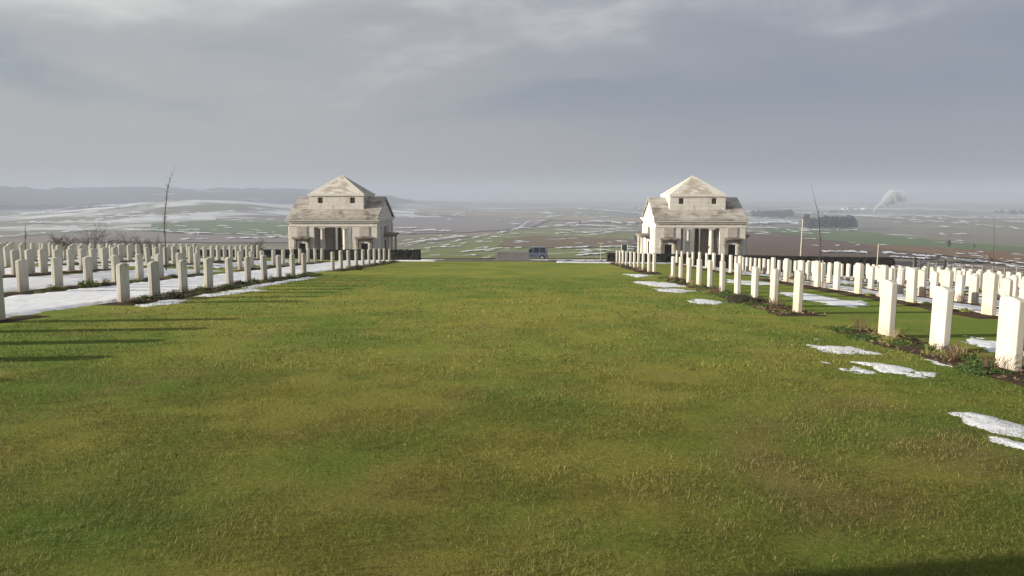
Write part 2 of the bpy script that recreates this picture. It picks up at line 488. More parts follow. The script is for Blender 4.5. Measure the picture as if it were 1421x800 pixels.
# ------------------------------------------------------------------ mesh helpers
class MB:
    def __init__(self):
        self.v, self.f = [], []

    def add(self, vs, fs):
        b = len(self.v)
        self.v.extend([tuple(p) for p in vs])
        self.f.extend([tuple(i + b for i in q) for q in fs])
        return self

    def box(self, x0, x1, y0, y1, z0, z1):
        return self.add([(x0, y0, z0), (x1, y0, z0), (x1, y1, z0), (x0, y1, z0), (x0, y0, z1), (x1, y0, z1), (x1, y1, z1), (x0, y1, z1)],
                        [(0, 3, 2, 1), (4, 5, 6, 7), (0, 1, 5, 4), (1, 2, 6, 5), (2, 3, 7, 6), (3, 0, 4, 7)])

    def tube(self, pts, rad, n=6, cap=True):
        pts = [np.array(p, float) for p in pts]
        if not hasattr(rad, '__len__'):
            rad = [rad] * len(pts)
        vs, fs = [], []
        for i, p in enumerate(pts):
            t = pts[min(i + 1, len(pts) - 1)] - pts[max(i - 1, 0)]
            t = t / (np.linalg.norm(t) + 1e-9)
            a = np.cross(t, (0, 0, 1) if abs(t[2]) < .9 else (1, 0, 0))
            a /= np.linalg.norm(a)
            b = np.cross(t, a)
            for k in range(n):
                q = 2 * math.pi * k / n
                vs.append(p + (a * math.cos(q) + b * math.sin(q)) * rad[i])
        for i in range(len(pts) - 1):
            for k in range(n):
                fs.append((i * n + k, i * n + (k + 1) % n, (i + 1) * n + (k + 1) % n, (i + 1) * n + k))
        if cap:
            fs.append(tuple(range(n - 1, -1, -1)))
            fs.append(tuple((len(pts) - 1) * n + k for k in range(n)))
        return self.add(vs, fs)

    def lathe(self, prof, cx=0, cy=0, n=20):
        vs, fs = [], []
        for r, z in prof:
            for k in range(n):
                a = 2 * math.pi * k / n
                vs.append((cx + r * math.cos(a), cy + r * math.sin(a), z))
        for i in range(len(prof) - 1):
            for k in range(n):
                fs.append((i * n + k, i * n + (k + 1) % n, (i + 1) * n + (k + 1) % n, (i + 1) * n + k))
        fs.append(tuple(range(n - 1, -1, -1)))
        fs.append(tuple((len(prof) - 1) * n + k for k in range(n)))
        return self.add(vs, fs)

    def prism(self, poly, axis, a, b):
        """2-D outline extruded along an axis ('x','y','z') from a to b"""
        n = len(poly)
        mk = {'x': lambda p, s: (s, p[0], p[1]), 'y': lambda p, s: (p[0], s, p[1]), 'z': lambda p, s: (p[0], p[1], s)}[axis]
        vs = [mk(p, a) for p in poly] + [mk(p, b) for p in poly]
        fs = [tuple(range(n)), tuple(range(2 * n - 1, n - 1, -1))]
        fs += [(i, i + n, (i + 1) % n + n, (i + 1) % n) for i in range(n)]
        return self.add(vs, fs)

    def mesh(self, name, mat, smooth=False, bevel=0.0):
        me = bpy.data.meshes.new(name)
        me.from_pydata(self.v, [], self.f)
        me.materials.append(mat)
        bm = bmesh.new()
        bm.from_mesh(me)
        bmesh.ops.recalc_face_normals(bm, faces=bm.faces)
        if bevel:
            es = [e for e in bm.edges if len(e.link_faces) == 2 and e.calc_face_angle(0) > 0.5]
            bmesh.ops.bevel(bm, geom=es, offset=bevel, segments=2, affect='EDGES', profile=0.6)
        bm.to_mesh(me)
        bm.free()
        if smooth:
            me.polygons.foreach_set('use_smooth', [True] * len(me.polygons))
        return me

    def build(self, name, mat, parent=None, smooth=False, bevel=0.0):
        return link(name, self.mesh(name, mat, smooth, bevel), parent)


def link(name, me, parent=None):
    o = bpy.data.objects.new(name, me)
    COL.objects.link(o)
    if parent is not None:
        o.parent = parent
    return o


def empty(name, loc, rz=0.0):
    o = bpy.data.objects.new(name, None)
    o.empty_display_size = 0.3
    COL.objects.link(o)
    o.location = loc
    o.rotation_euler.z = rz
    return o


def tag(o, label=None, cat=None, group=None, kind=None):
    if label:
        o['label'] = label
    if cat:
        o['category'] = cat
    if group:
        o['group'] = group
    if kind:
        o['kind'] = kind
    return o


def fastmesh(name, V, loops, starts, totals, mat, tint=None, smooth=False):
    me = bpy.data.meshes.new(name)
    me.vertices.add(len(V))
    me.vertices.foreach_set('co', V.astype(np.float32).ravel())
    me.loops.add(len(loops))
    me.loops.foreach_set('vertex_index', loops.astype(np.int32))
    me.polygons.add(len(starts))
    me.polygons.foreach_set('loop_start', starts.astype(np.int32))
    me.polygons.foreach_set('loop_total', totals.astype(np.int32))
    if tint is not None:
        ca = me.color_attributes.new('tint', 'FLOAT_COLOR', 'POINT')
        ca.data.foreach_set('color', np.hstack([tint, np.ones((len(tint), 1))]).astype(np.float32).ravel())
    me.update(calc_edges=True)
    me.validate()
    me.materials.append(mat)
    if smooth:
        me.polygons.foreach_set('use_smooth', np.ones(len(starts), bool))
    return me


def gridmesh(name, X, Y, Z, mat, tint=None, mask=None):
    """X,Y,Z are (n,m) arrays"""
    n, m = X.shape
    V = np.stack([X.ravel(), Y.ravel(), Z.ravel()], 1)
    i = np.arange(n - 1)[:, None] * m + np.arange(m - 1)[None, :]
    q = np.stack([i, i + m, i + m + 1, i + 1], -1).reshape(-1, 4)
    if mask is not None:
        q = q[mask.ravel()]
        used = np.unique(q)
        mp = np.zeros(len(V), int)
        mp[used] = np.arange(len(used))
        V, q = V[used], mp[q]
        if tint is not None:
            tint = tint[used]
    # faces up
    a = V[q[:, 1]] - V[q[:, 0]]
    b = V[q[:, 3]] - V[q[:, 0]]
    flip = (a[:, 0] * b[:, 1] - a[:, 1] * b[:, 0]) < 0
    q[flip] = q[flip][:, ::-1]
    return fastmesh(name, V, q.ravel(), np.arange(len(q)) * 4, np.full(len(q), 4), mat, tint, True)


# ------------------------------------------------------------------ ground sheet
def build_ground():
    az = np.concatenate([np.arange(-180, -46, 6.0), np.arange(-46, 46.01, 0.25), np.arange(48, 181, 6.0)])
    az = np.radians(np.unique(np.append(az, 180.0)))
    r = np.concatenate([[0.5, 2, 5, 10, 20, 30, 40], np.arange(46, 130, 1.5), np.exp(np.linspace(math.log(131), math.log(9000), 230))])
    A, D = np.meshgrid(az, r, indexing='ij')
    X, Y = np.sin(A) * D, np.cos(A) * D
    Z = gz(X, Y)
    under = (np.abs(X) < 47) & (Y > -13) & (Y < 53.0)
    Z = Z - np.where(under, 0.25, 0.0)
    o = link('ground', gridmesh('ground', X, Y, Z, M_FIELD))
    tag(o, kind='structure')


build_ground()


def lawn_tint(x, y):
    big = fbm(x * 0.16 + 40, y * 0.11 + 3, 3)
    mid = fbm(x * 0.9 + 5, y * 0.8 + 71, 4)
    near = sstep(-y, -13, -2.5)                      # drier, browner thatch near the camera, with shade between blades darkened into the tint
    t = np.clip((big - 0.5) * 1.9 + (mid - 0.5) * 2.8 + 0.44 + 0.16 * near, 0, 1)[..., None]
    g = np.array([0.150, 0.212, 0.040])
    o = np.array([0.258, 0.266, 0.058])
    b = np.array([0.275, 0.210, 0.088])
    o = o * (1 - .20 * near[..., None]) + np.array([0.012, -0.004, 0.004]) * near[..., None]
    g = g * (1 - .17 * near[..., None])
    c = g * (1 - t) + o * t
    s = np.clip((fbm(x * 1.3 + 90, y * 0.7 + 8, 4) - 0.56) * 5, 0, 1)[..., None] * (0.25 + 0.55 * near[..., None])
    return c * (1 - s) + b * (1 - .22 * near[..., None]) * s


def build_lawn():
    X, Y = np.meshgrid(np.arange(-45, 45.01, 0.3), np.concatenate([np.arange(-12, 53.4, 0.3), [53.55]]), indexing='ij')
    Z = gz(X, Y)
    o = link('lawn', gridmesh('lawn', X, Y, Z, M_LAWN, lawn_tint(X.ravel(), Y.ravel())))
    tag(o, kind='structure')


build_lawn()

# ------------------------------------------------------------------ rows of the cemetery
R_ROWS = [5.4, 9.2, 13.0, 17.0, 21.0, 25.0]
L_ROWS = [-8.9, -13.1, -17.2, -21.2, -25.2, -29.2, -33.2]


def inside_frame(x, y, z=None, pad=0):
    z = gz(x, y) if z is None else z
    c, s = math.cos(_w), math.sin(_w)
    xx, yy = c * x + s * y, -s * x + c * y
    zz = z - CAM_Z
    dep = yy * math.cos(_p) - zz * math.sin(_p)
    vv = yy * math.sin(_p) + zz * math.cos(_p)
    if dep < 0.1:
        return False, 0, 0
    px, py = PW / 2 + FPX * xx / dep, PH / 2 - FPX * vv / dep
    return (-pad < px < PW + pad and py < PH + pad), px, py


# ------------------------------------------------------------------ soil beds, kerb beams, snow
def strip(name, x0, x1, y0, y1, mat, lift, step=0.12, amp=0.12, hump=0.03, seed=0, kind='structure', wob=1.0):
    xs = np.arange(x0 - 0.3, x1 + 0.31, step)
    ys = np.arange(y0 - 0.3, y1 + 0.31, step)
    X, Y = np.meshgrid(xs, ys, indexing='ij')
    sd = np.minimum(np.minimum(X - x0, x1 - X), np.minimum(Y - y0, y1 - Y))
    sd = sd + amp * wob * (fbm(X * 1.6 + seed, Y * 1.6 + 3 * seed, 4) - 0.5) * 2.4
    Z = gz(X, Y) - 0.015 + lift + np.clip(sd / 0.15, -0.2, 1) * hump + 0.02 * hump / 0.03 * (fbm(X * 6 + seed, Y * 6, 2) - 0.5) * (sd > 0)
    c = (sd[:-1, :-1] + sd[1:, :-1] + sd[:-1, 1:] + sd[1:, 1:]) / 4
    if not (c > -0.05).any():
        return None
    o = link(name, gridmesh(name, X, Y, Z, mat, None, c > -0.05))
    return tag(o, kind=kind)


BLOCKS_R = [(6.0, 13.3), (15.6, 31.8), (34.8, 52.2)]
BLOCKS_L = [(7.0, 14.0), (16.4, 31.8), (34.8, 50.6)]
for k, X0 in enumerate(R_ROWS):
    for j, (a, b) in enumerate(BLOCKS_R):
        if k > 2 and j == 0:
            continue
        st = 0.09 if (k == 0 and j < 2) else 0.2
        strip('flower_bed', X0 - 0.55, X0 + 0.35, a, b, M_SOIL, 0.012, st, 0.16, 0.03, seed=13 * k + 5 * j)
        if k > 0:
          tag(MB().add(*(lambda P: (P, [(0, 1, 2, 3), (4, 7, 6, 5), (0, 4, 5, 1), (1, 5, 6, 2), (2, 6, 7, 3), (3, 7, 4, 0)]))(
            [(X0 + dx, yy, float(gz(X0, yy)) + dz) for dz in (-0.05, 0.045) for dx, yy in ((0.05, a + .3), (0.17, a + .3), (0.17, b - .3), (0.05, b - .3))])).build('kerb', M_KERB), kind='structure')
for k, X0 in enumerate(L_ROWS):
    for j, (a, b) in enumerate(BLOCKS_L):
        if k > 1 and j == 0:
            continue
        st = 0.09 if (k == 0 and j < 2) else 0.2
        strip('flower_bed', X0 - 0.25, X0 + (.6 if j else .2), a, b, M_SOIL, 0.012, st, 0.16, 0.03, seed=31 * k + 7 * j + 2)
        if k > 0:
          tag(MB().add(*(lambda P: (P, [(0, 1, 2, 3), (4, 7, 6, 5), (0, 4, 5, 1), (1, 5, 6, 2), (2, 6, 7, 3), (3, 7, 4, 0)]))(
            [(X0 + dx, yy, float(gz(X0, yy)) + dz) for dz in (-0.05, 0.05) for dx, yy in ((-0.19, a + .3), (-0.07, a + .3), (-0.07, b - .3), (-0.19, b - .3))])).build('kerb', M_KERB), kind='structure')

# snow lying in the alleys between the rows
strip('snow', -12.35, -9.2, 13.0, 52.5, M_SNOW, 0.015, 0.12, 0.22, 0.04, seed=3)
for k in range(1, 6):
    strip('snow', L_ROWS[k + 1] + 0.9, L_ROWS[k] - 0.45, 14, 34.0, M_SNOW, 0.014, 0.25, 0.35, 0.04, seed=50 + k, wob=1.3)
    strip('snow', L_ROWS[k + 1] + 1.1, L_ROWS[k] - 0.9, 36, 50.0, M_SNOW, 0.014, 0.2, 1.3, 0.03, seed=60 + k, wob=2.0)
strip('snow', R_ROWS[1] + 0.75, R_ROWS[2] - 1.2, 13, 24.0, M_SNOW, 0.014, 0.12, 0.3, 0.04, seed=71, wob=1.3)
for k in range(1, 5):
    strip('snow', R_ROWS[k] + 0.9, R_ROWS[k + 1] - 1.1, 24 if k == 1 else 18, 34.0, M_SNOW, 0.014, 0.14, 1.0, 0.03, seed=74 + k, wob=2.0)
    strip('snow', R_ROWS[k] + 1.0, R_ROWS[k + 1] - 1.0, 36, 52.0, M_SNOW, 0.014, 0.2, 1.3, 0.03, seed=90 + k, wob=2.2)


def poly_sd(X, Y, P):
    d = np.full(X.shape, 1e9)
    ins = np.zeros(X.shape, bool)
    n = len(P)
    for i in range(n):
        a, b = P[i], P[(i + 1) % n]
        ab = b - a
        t = np.clip(((X - a[0]) * ab[0] + (Y - a[1]) * ab[1]) / (ab @ ab + 1e-12), 0, 1)
        d = np.minimum(d, np.hypot(X - a[0] - t * ab[0], Y - a[1] - t * ab[1]))
        cond = ((a[1] > Y) != (b[1] > Y))
        xin = (b[0] - a[0]) * (Y - a[1]) / (b[1] - a[1] + 1e-12) + a[0]
        ins ^= cond & (X < xin)
    return np.where(ins, d, -d)


def patch(pts, thick=0.03, amp=0.10, seed=0.0, step=None):
    P = np.array([onground(*p) for p in pts])
    lo, hi = P.min(0) - 0.35, P.max(0) + 0.35
    step = step or max(0.02, min(0.09, (hi - lo).max() / 130))
    X, Y = np.meshgrid(np.arange(lo[0], hi[0], step), np.arange(lo[1], hi[1], step), indexing='ij')
    sd = poly_sd(X, Y, P)
    sd = sd + amp * ((fbm(X * 2.6 + seed, Y * 1.3 + seed * 3, 5) - 0.47) * 2.6 + (fbm(X * 8 + seed, Y * 4 + seed, 4) - 0.5) * 1.7) - 0.01
    Z = gz(X, Y) + 0.004 + thick * np.clip(1 - np.exp(-np.maximum(sd, -0.05) / 0.20), -0.4, 1) + thick * 0.8 * (fbm(X * 3 + seed, Y * 3, 3) - 0.5) * np.clip(sd / .1, 0, 1)
    c = (sd[:-1, :-1] + sd[1:, :-1] + sd[:-1, 1:] + sd[1:, 1:]) / 4
    if (c > -0.02).any():
        tag(link('snow', gridmesh('snow', X, Y, Z, M_SNOWTHIN, None, c > -0.02)), kind='structure')


SNOW_PATCHES = [
    [(1327, 574), (1345, 574), (1372, 579), (1400, 588), (1440, 600), (1440, 612), (1400, 604), (1372, 597), (1350, 592)],
    [(1352, 600), (1375, 603), (1400, 608), (1440, 619), (1440, 630), (1400, 622), (1372, 613)],
    [(1140, 481), (1170, 481), (1200, 486), (1212, 490), (1180, 492), (1150, 488)],
    [(1190, 504), (1215, 501), (1245, 506), (1275, 512), (1262, 518), (1225, 517), (1210, 512)],
    [(1163, 511), (1190, 513), (1212, 519), (1190, 521)],
    [(1258, 517), (1285, 516), (1300, 521), (1285, 526), (1262, 523)],
    [(1118, 468), (1140, 470), (1128, 473)],
    [(1148, 499), (1163, 501), (1150, 504)],
    [(1289, 500), (1305, 503), (1316, 508), (1300, 506)],
    [(882, 391), (905, 391), (935, 394), (955, 398), (920, 400), (895, 396)],
    [(910, 401), (940, 401), (968, 404), (940, 407), (915, 405)],
    [(960, 416), (985, 417), (1014, 420), (985, 423), (955, 420)],
    [(868, 381), (890, 381), (908, 383), (885, 385)],
    [(1025, 415), (1040, 414), (1034, 418)],
    [(1085, 406), (1110, 407), (1140, 411), (1165, 417), (1200, 418), (1185, 426), (1150, 424), (1115, 416)],
    [(1160, 418), (1205, 421), (1195, 425)],
    [(1330, 466), (1360, 470), (1400, 480), (1380, 487), (1345, 477)],
    [(1360, 478), (1420, 490), (1400, 494)],
    [(1005, 388), (1050, 391), (1080, 395), (1040, 396), (1010, 392)],
    [(190, 424), (225, 418), (255, 415), (240, 421), (205, 426)],
    [(270, 412), (310, 405), (350, 400), (362, 403), (320, 409), (290, 412)],
    [(330, 399), (370, 393), (400, 388), (432, 382), (428, 386), (390, 394), (350, 400)],
    [(395, 390), (420, 387), (436, 386), (410, 390)],
]
for i, p in enumerate(SNOW_PATCHES):
    patch(p, 0.020 if i < 2 else 0.013 + 0.007 * (i % 3 == 0), 0.10 if i < 2 else 0.22, seed=11.0 * i)
# snow on the lip of the lawn and on the verge of the road
strip('snow', -11.2, -6.3, 52.2, 53.3, M_SNOW, 0.02, 0.12, 0.12, 0.05, seed=201)
strip('snow', 1.6, 9.5, 51.9, 53.3, M_SNOW, 0.02, 0.12, 0.16, 0.05, seed=203)
strip('snow', -0.4, 12.5, 88, 108, M_SNOW, 0.02, 0.3, 0.5, 0.06, seed=205)
strip('snow', -16.5, -12, 92, 108, M_SNOW, 0.02, 0.3, 0.5, 0.06, seed=207)


# ------------------------------------------------------------------ fields and drifts far out, draped over the ground
def drape(name, upper, lower, mat, rel=0.0009, n=60, m=7, ragged=0.0, seed=0):
    def samp(pl, t):
        pl = np.array(pl, float)
        s = np.concatenate([[0], np.cumsum(np.hypot(*np.diff(pl, axis=0).T))])
        s /= s[-1]
        return np.stack([np.interp(t, s, pl[:, 0]), np.interp(t, s, pl[:, 1])], 1)
    t = np.linspace(0, 1, n)
    U, L = samp(upper, t), samp(lower, t)
    if ragged:
        U[:, 1] += ragged * (fbm(t * 40 + seed, t * 0 + seed, 3) - .5) * 2
        L[:, 1] += ragged * (fbm(t * 40 + seed + 9, t * 0 + 5 + seed, 3) - .5) * 2
    G = np.zeros((n, m, 2))
    for i in range(n):
        a, b = onground(*U[i]), onground(*L[i])
        for j in range(m):
            # even in log distance
            s = j / (m - 1)
            da, db = np.hypot(*a), np.hypot(*b)
            dd = math.exp(math.log(da) * (1 - s) + math.log(db) * s)
            q = a / da * (1 - s) + b / db * s
            G[i, j] = q / np.hypot(*q) * dd
    X, Y = G[..., 0], G[..., 1]
    Z = gz(X, Y) + rel * np.hypot(X, Y)
    return tag(link(name, gridmesh(name, X, Y, Z, mat)), kind='structure')


drape('field', [(1032, 322), (1071, 325), (1133, 332), (1178, 339), (1229, 346), (1300, 353)], [(1032, 358), (1100, 358), (1229, 358), (1300, 361)], M_BROWN)
drape('field', [(1060, 318), (1113, 318), (1186, 321), (1246, 329), (1330, 338), (1421, 345), (1480, 349)], [(1060, 322), (1133, 332), (1178, 338.5), (1240, 342), (1300, 345), (1421, 352), (1480, 356)], M_GREENF, 0.0011)
drape('field', [(1178, 339), (1240, 342.5), (1300, 345.5), (1421, 352.5), (1480, 356.5)], [(1195, 341.5), (1240, 349), (1300, 355), (1421, 368), (1480, 375)], M_RUST, 0.0013)
drape('field', [(560, 347), (588, 343), (655, 332), (712, 321), (750, 319), (880, 327)], [(560, 359.5), (600, 360), (712, 360), (880, 360)], M_PASTURE, 0.0009, 70, 12)
drape('field', [(700, 333), (740, 329), (800, 330), (880, 334)], [(690, 344), (760, 346), (800, 346), (890, 342)], plain_field('worn_brown_pasture', (0.12, 0.085, 0.05), (0.20, 0.15, 0.09), 0.66, (1 / 46, 1 / 20, 0)), 0.0016, 40, 7, 1.2, 4)
drape('field', [(545, 304), (640, 301), (760, 306)], [(545, 326), (640, 324), (700, 320), (742, 315)], M_PURPLE, 0.0008)
drape('field', [(575, 296), (660, 295), (760, 300), (890, 304)], [(575, 299), (660, 302), (760, 306), (890, 311)], M_TAN, 0.0011)
drape('field', [(210, 311), (300, 307), (400, 309)], [(210, 322), (280, 325), (400, 327)], M_GREENF, 0.0008)
drape('field', [(60, 331), (160, 324), (280, 327.5), (400, 330)], [(60, 338), (200, 337), (300, 338), (400, 338)], M_PURPLE, 0.001)
# drifts caught along tracks and field edges
LINES = [
    ([(617, 341), (655, 332.5), (690, 325.5), (722, 319)], 1.9), ([(718, 320), (726, 314.5)], 2.0),
    ([(800, 291.5), (850, 295), (890, 299), (1040, 296), (1130, 298), (1210, 303), (1290, 309), (1360, 315), (1421, 320.5), (1480, 325)], 1.3),
    ([(148, 319), (230, 323), (275, 326), (393, 329)], 1.1), ([(0, 331), (47, 327), (121, 321)], 1.3),
    ([(0, 304), (103, 290.5), (165, 286.5), (230, 279.5), (284, 278.8), (325, 280.5), (408, 284)], 1.2),
    ([(30, 300), (120, 294), (200, 288), (240, 284)], 1.2), ([(120, 304), (240, 300), (300, 298)], 1.2),
    ([(160, 302), (190, 296), (225, 290)], 1.0), ([(250, 334.5), (320, 333), (400, 330.5)], 1.5),
    ([(552, 342), (580, 337), (615, 333), (640, 331)], 1.5), ([(560, 350), (600, 345.5), (640, 344)], 1.3),
    ([(545, 325), (590, 322), (625, 322.5)], 1.7), ([(1115, 333), (1130, 334.5)], 1.3), ([(1140, 350.5), (1175, 351.5), (1200, 352.5)], 3.0),
    ([(1225, 353), (1250, 354.5), (1300, 359), (1360, 365.5), (1421, 372.5), (1480, 380)], 3.4), ([(1235, 358), (1290, 361.5)], 2.0),
    ([(1036, 312), (1080, 310), (1120, 313)], 2.2), ([(1040, 317.5), (1075, 319), (1100, 323)], 1.6), ([(1090, 322), (1190, 321.5)], 1.2),
    ([(770, 347), (810, 345), (860, 344), (885, 345)], 1.8), ([(790, 351), (830, 349), (850, 350)], 1.6), ([(640, 352), (690, 347), (720, 346)], 1.8),
    ([(780, 312), (830, 309), (880, 312)], 2.0), ([(740, 318), (800, 314), (860, 317)], 1.6), ([(800, 356), (845, 353)], 2.2),
    ([(545, 319), (600, 317)], 1.4), ([(770, 326), (840, 323), (880, 322)], 1.2), ([(20, 312), (90, 310), (140, 306)], 1.4),
    ([(1190, 301), (1230, 300), (1300, 302), (1421, 306)], 0.9), ([(1030, 306), (1120, 303.5)], 1.0), ([(1250, 332), (1330, 340)], .9),
]
def drifts():
    """broken, ragged drifts: many small irregular sheets of snow lying along the lines and scattered over the fields"""
    rr = random.Random(17)
    dash = []
    for pl_, wd in LINES:
        for (ax, ay), (bx, by) in zip(pl_[:-1], pl_[1:]):
            L = math.hypot(bx - ax, by - ay)
            t = 0.0
            while t < L:
                l = rr.uniform(3, 15)
                if rr.random() < .78:
                    q = (t + l / 2) / L
                    dash.append((ax + (bx - ax) * q, ay + (by - ay) * q + rr.gauss(0, .35), l * .62, wd * rr.uniform(.14, .42), (by - ay) / max(L, 1e-6)))
                t += l * rr.uniform(.7, 1.25)
    areas = [((0, 420), (292, 336), 42, .0), ((545, 690), (322, 358), 24, -.1), ((690, 890), (306, 358), 22, 0), ((1035, 1130), (303, 326), 16, .03),
             ((1130, 1440), (302, 318), 12, .05), ((1230, 1440), (352, 380), 30, .1), ((545, 890), (294, 306), 14, .02), ((1100, 1440), (322, 345), 6, .06)]
    for (xa, xb), (ya, yb), n, sl_ in areas:
        for _ in range(n):
            cx_, cy_ = rr.uniform(xa, xb), rr.uniform(ya, yb)
            for __ in range(rr.randint(1, 4)):
                dash.append((cx_ + rr.gauss(0, 12), cy_ + rr.gauss(0, 1.6), rr.uniform(2, 10), rr.uniform(.12, .42), sl_ + rr.gauss(0, .03)))
    PX, PY, F, base = [], [], [], 0
    for (cx_, cy_, hl, ht, sl_) in dash:
        n = 9
        ph = rr.uniform(0, 50)
        for i in range(n):
            u_ = -1 + 2 * i / (n - 1)
            env = math.sqrt(max(0, 1 - u_ * u_)) * (.45 + 1.1 * float(vnoise(np.array(u_ * 3.1 + ph), np.array(ph))))
            off = ht * 1.6 * (float(vnoise(np.array(u_ * 2 + ph), np.array(ph + 7))) - .5)
            for sg in (1, -1):
                PX.append(cx_ + hl * u_)
                PY.append(cy_ + sl_ * hl * u_ + off + sg * max(.02, ht * env))
        for i in range(n - 1):
            F.append((base + 2 * i, base + 2 * i + 2, base + 2 * i + 3, base + 2 * i + 1))
        base += 2 * n
    PY = np.maximum(np.array(PY), 286.5)
    X, Y = onground_many(PX, PY)
    Z = gz(X, Y) + 0.0022 * np.hypot(X, Y)
    q = np.array(F)
    V = np.stack([X, Y, Z], 1)
    a, b = V[q[:, 1]] - V[q[:, 0]], V[q[:, 3]] - V[q[:, 0]]
    fl = (a[:, 0] * b[:, 1] - a[:, 1] * b[:, 0]) < 0
    q[fl] = q[fl][:, ::-1]
    tag(link('snow_drifts', fastmesh('snow_drifts', V, q.ravel(), np.arange(len(q)) * 4, np.full(len(q), 4), M_SNOWFAR)), kind='stuff')


M_SNOWFAR = simple('wind_packed_snow', (0.72, 0.74, 0.78), 0.7, 0.05, 0.12)
drifts()

# road past the cemetery
X, Y = np.meshgrid(np.linspace(-160, 160, 161), np.linspace(109.5, 116.5, 9), indexing='ij')
tag(link('road', gridmesh('road', X, Y, gz(X, Y) + 0.05, M_ROAD)), kind='structure')
X, Y = np.meshgrid(np.linspace(-6.4, 4.0, 20), np.linspace(54.2, 109.3, 90), indexing='ij')
tag(link('path', gridmesh('path', X, Y, gz(X, Y) + 0.03, plain_field('gravel_path', (0.16, 0.13, 0.10), (0.26, 0.22, 0.17), 0.6, (1 / 4, 1 / 2, 0)))), kind='structure')


# ------------------------------------------------------------------ headstones
def headstone_mesh(name, mat, w_=0.38, th=0.092, h=0.87, rise=0.035, seed=0):
    rr = random.Random(seed)
    pts = [(-w_ / 2, -0.15), (w_ / 2, -0.15)]
    n = 10
    for i in range(n + 1):
        a = w_ / 2 - w_ * i / n
        pts.append((a, h - rise * (2 * a / w_) ** 2))
    mb = MB().prism(pts, 'x', -th / 2, th / 2)
    me = mb.mesh(name, mat, bevel=0.011)
    return me


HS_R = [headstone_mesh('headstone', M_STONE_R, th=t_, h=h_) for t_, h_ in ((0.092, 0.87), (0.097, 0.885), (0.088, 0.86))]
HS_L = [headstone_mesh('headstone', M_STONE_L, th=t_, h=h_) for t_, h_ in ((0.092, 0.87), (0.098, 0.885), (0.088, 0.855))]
ORD = ['first', 'second', 'third', 'fourth', 'fifth', 'sixth', 'seventh', 'eighth', 'ninth', 'tenth', 'eleventh', 'twelfth', 'thirteenth',
       'fourteenth', 'fifteenth', 'sixteenth', 'seventeenth', 'eighteenth', 'nineteenth', 'twentieth', 'twenty-first', 'twenty-second', 'twenty-third']
ROWWORD = ['front row', 'second row', 'third row', 'fourth row', 'fifth row', 'sixth row', 'seventh row']
PLACED = []


def put_stones(side, k, X0, ys, blk, full):
    vis = [y for y in ys if inside_frame(X0, y, pad=14)[0]]
    if side == 'left' and k == 0:
        vis = list(ys)
    n = len(vis)
    for i, y in enumerate(vis):
        jx, jy = random.uniform(-.025, .025), random.uniform(-.03, .03)
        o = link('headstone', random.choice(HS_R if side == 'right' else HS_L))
        o.location = (X0 + jx, y + jy, float(gz(X0 + jx, y + jy)) + random.uniform(-0.015, 0.02))
        o.rotation_euler = (R(random.uniform(-.8, .8)), R(random.uniform(-.9, .9)), R(random.uniform(-2, 2) + (180 if side == 'right' else 0)))
        if full or n == len(ys):
            cnt = (ORD[i], 'near')
        else:
            cnt = (ORD[n - 1 - i], 'far')
        tone = 'sunlit white headstone' if side == 'right' else 'shaded grey headstone'
        tag(o, f'{tone}, {cnt[0]} from {cnt[1]} end of {blk} block, {ROWWORD[k]} {side} of lawn', 'headstone', f'headstones in rows {side} of the lawn')
        PLACED.append((side, k, X0, y, blk, cnt))


for k, X0 in enumerate(R_ROWS):
    if k < 2:
        near, mid, far = [7.5, 9.1, 10.7, 12.3], list(np.linspace(16.3, 30.9, 10)), list(np.linspace(35.6, 51.4, 10))
    else:
        near, mid, far = [], list(np.arange(16.4 + .1 * k, 31.6, 0.80)), list(np.arange(35.4, 51.6, 0.90))
    if near:
        put_stones('right', k, X0, near, 'nearest', False)
    put_stones('right', k, X0, mid, 'middle', False)
    put_stones('right', k, X0, far, 'farthest', False)
for k, X0 in enumerate(L_ROWS):
    if k < 2:
        near, mid, far = [6.75, 8.3, 9.9, 11.45, 13.0], list(np.linspace(17.1, 31.0, 10)), list(np.linspace(35.5, 49.6, 10))
    else:
        near, mid, far = [], list(np.arange(16.4 + .1 * k, 32.6, 0.80)), list(np.arange(35.4, 50.2, 0.90))
    if near:
        put_stones('left', k, X0, near, 'nearest', False)
    put_stones('left', k, X0, mid, 'middle', False)
    put_stones('left', k, X0, far, 'farthest', False)
print('HEADSTONES', len(PLACED))


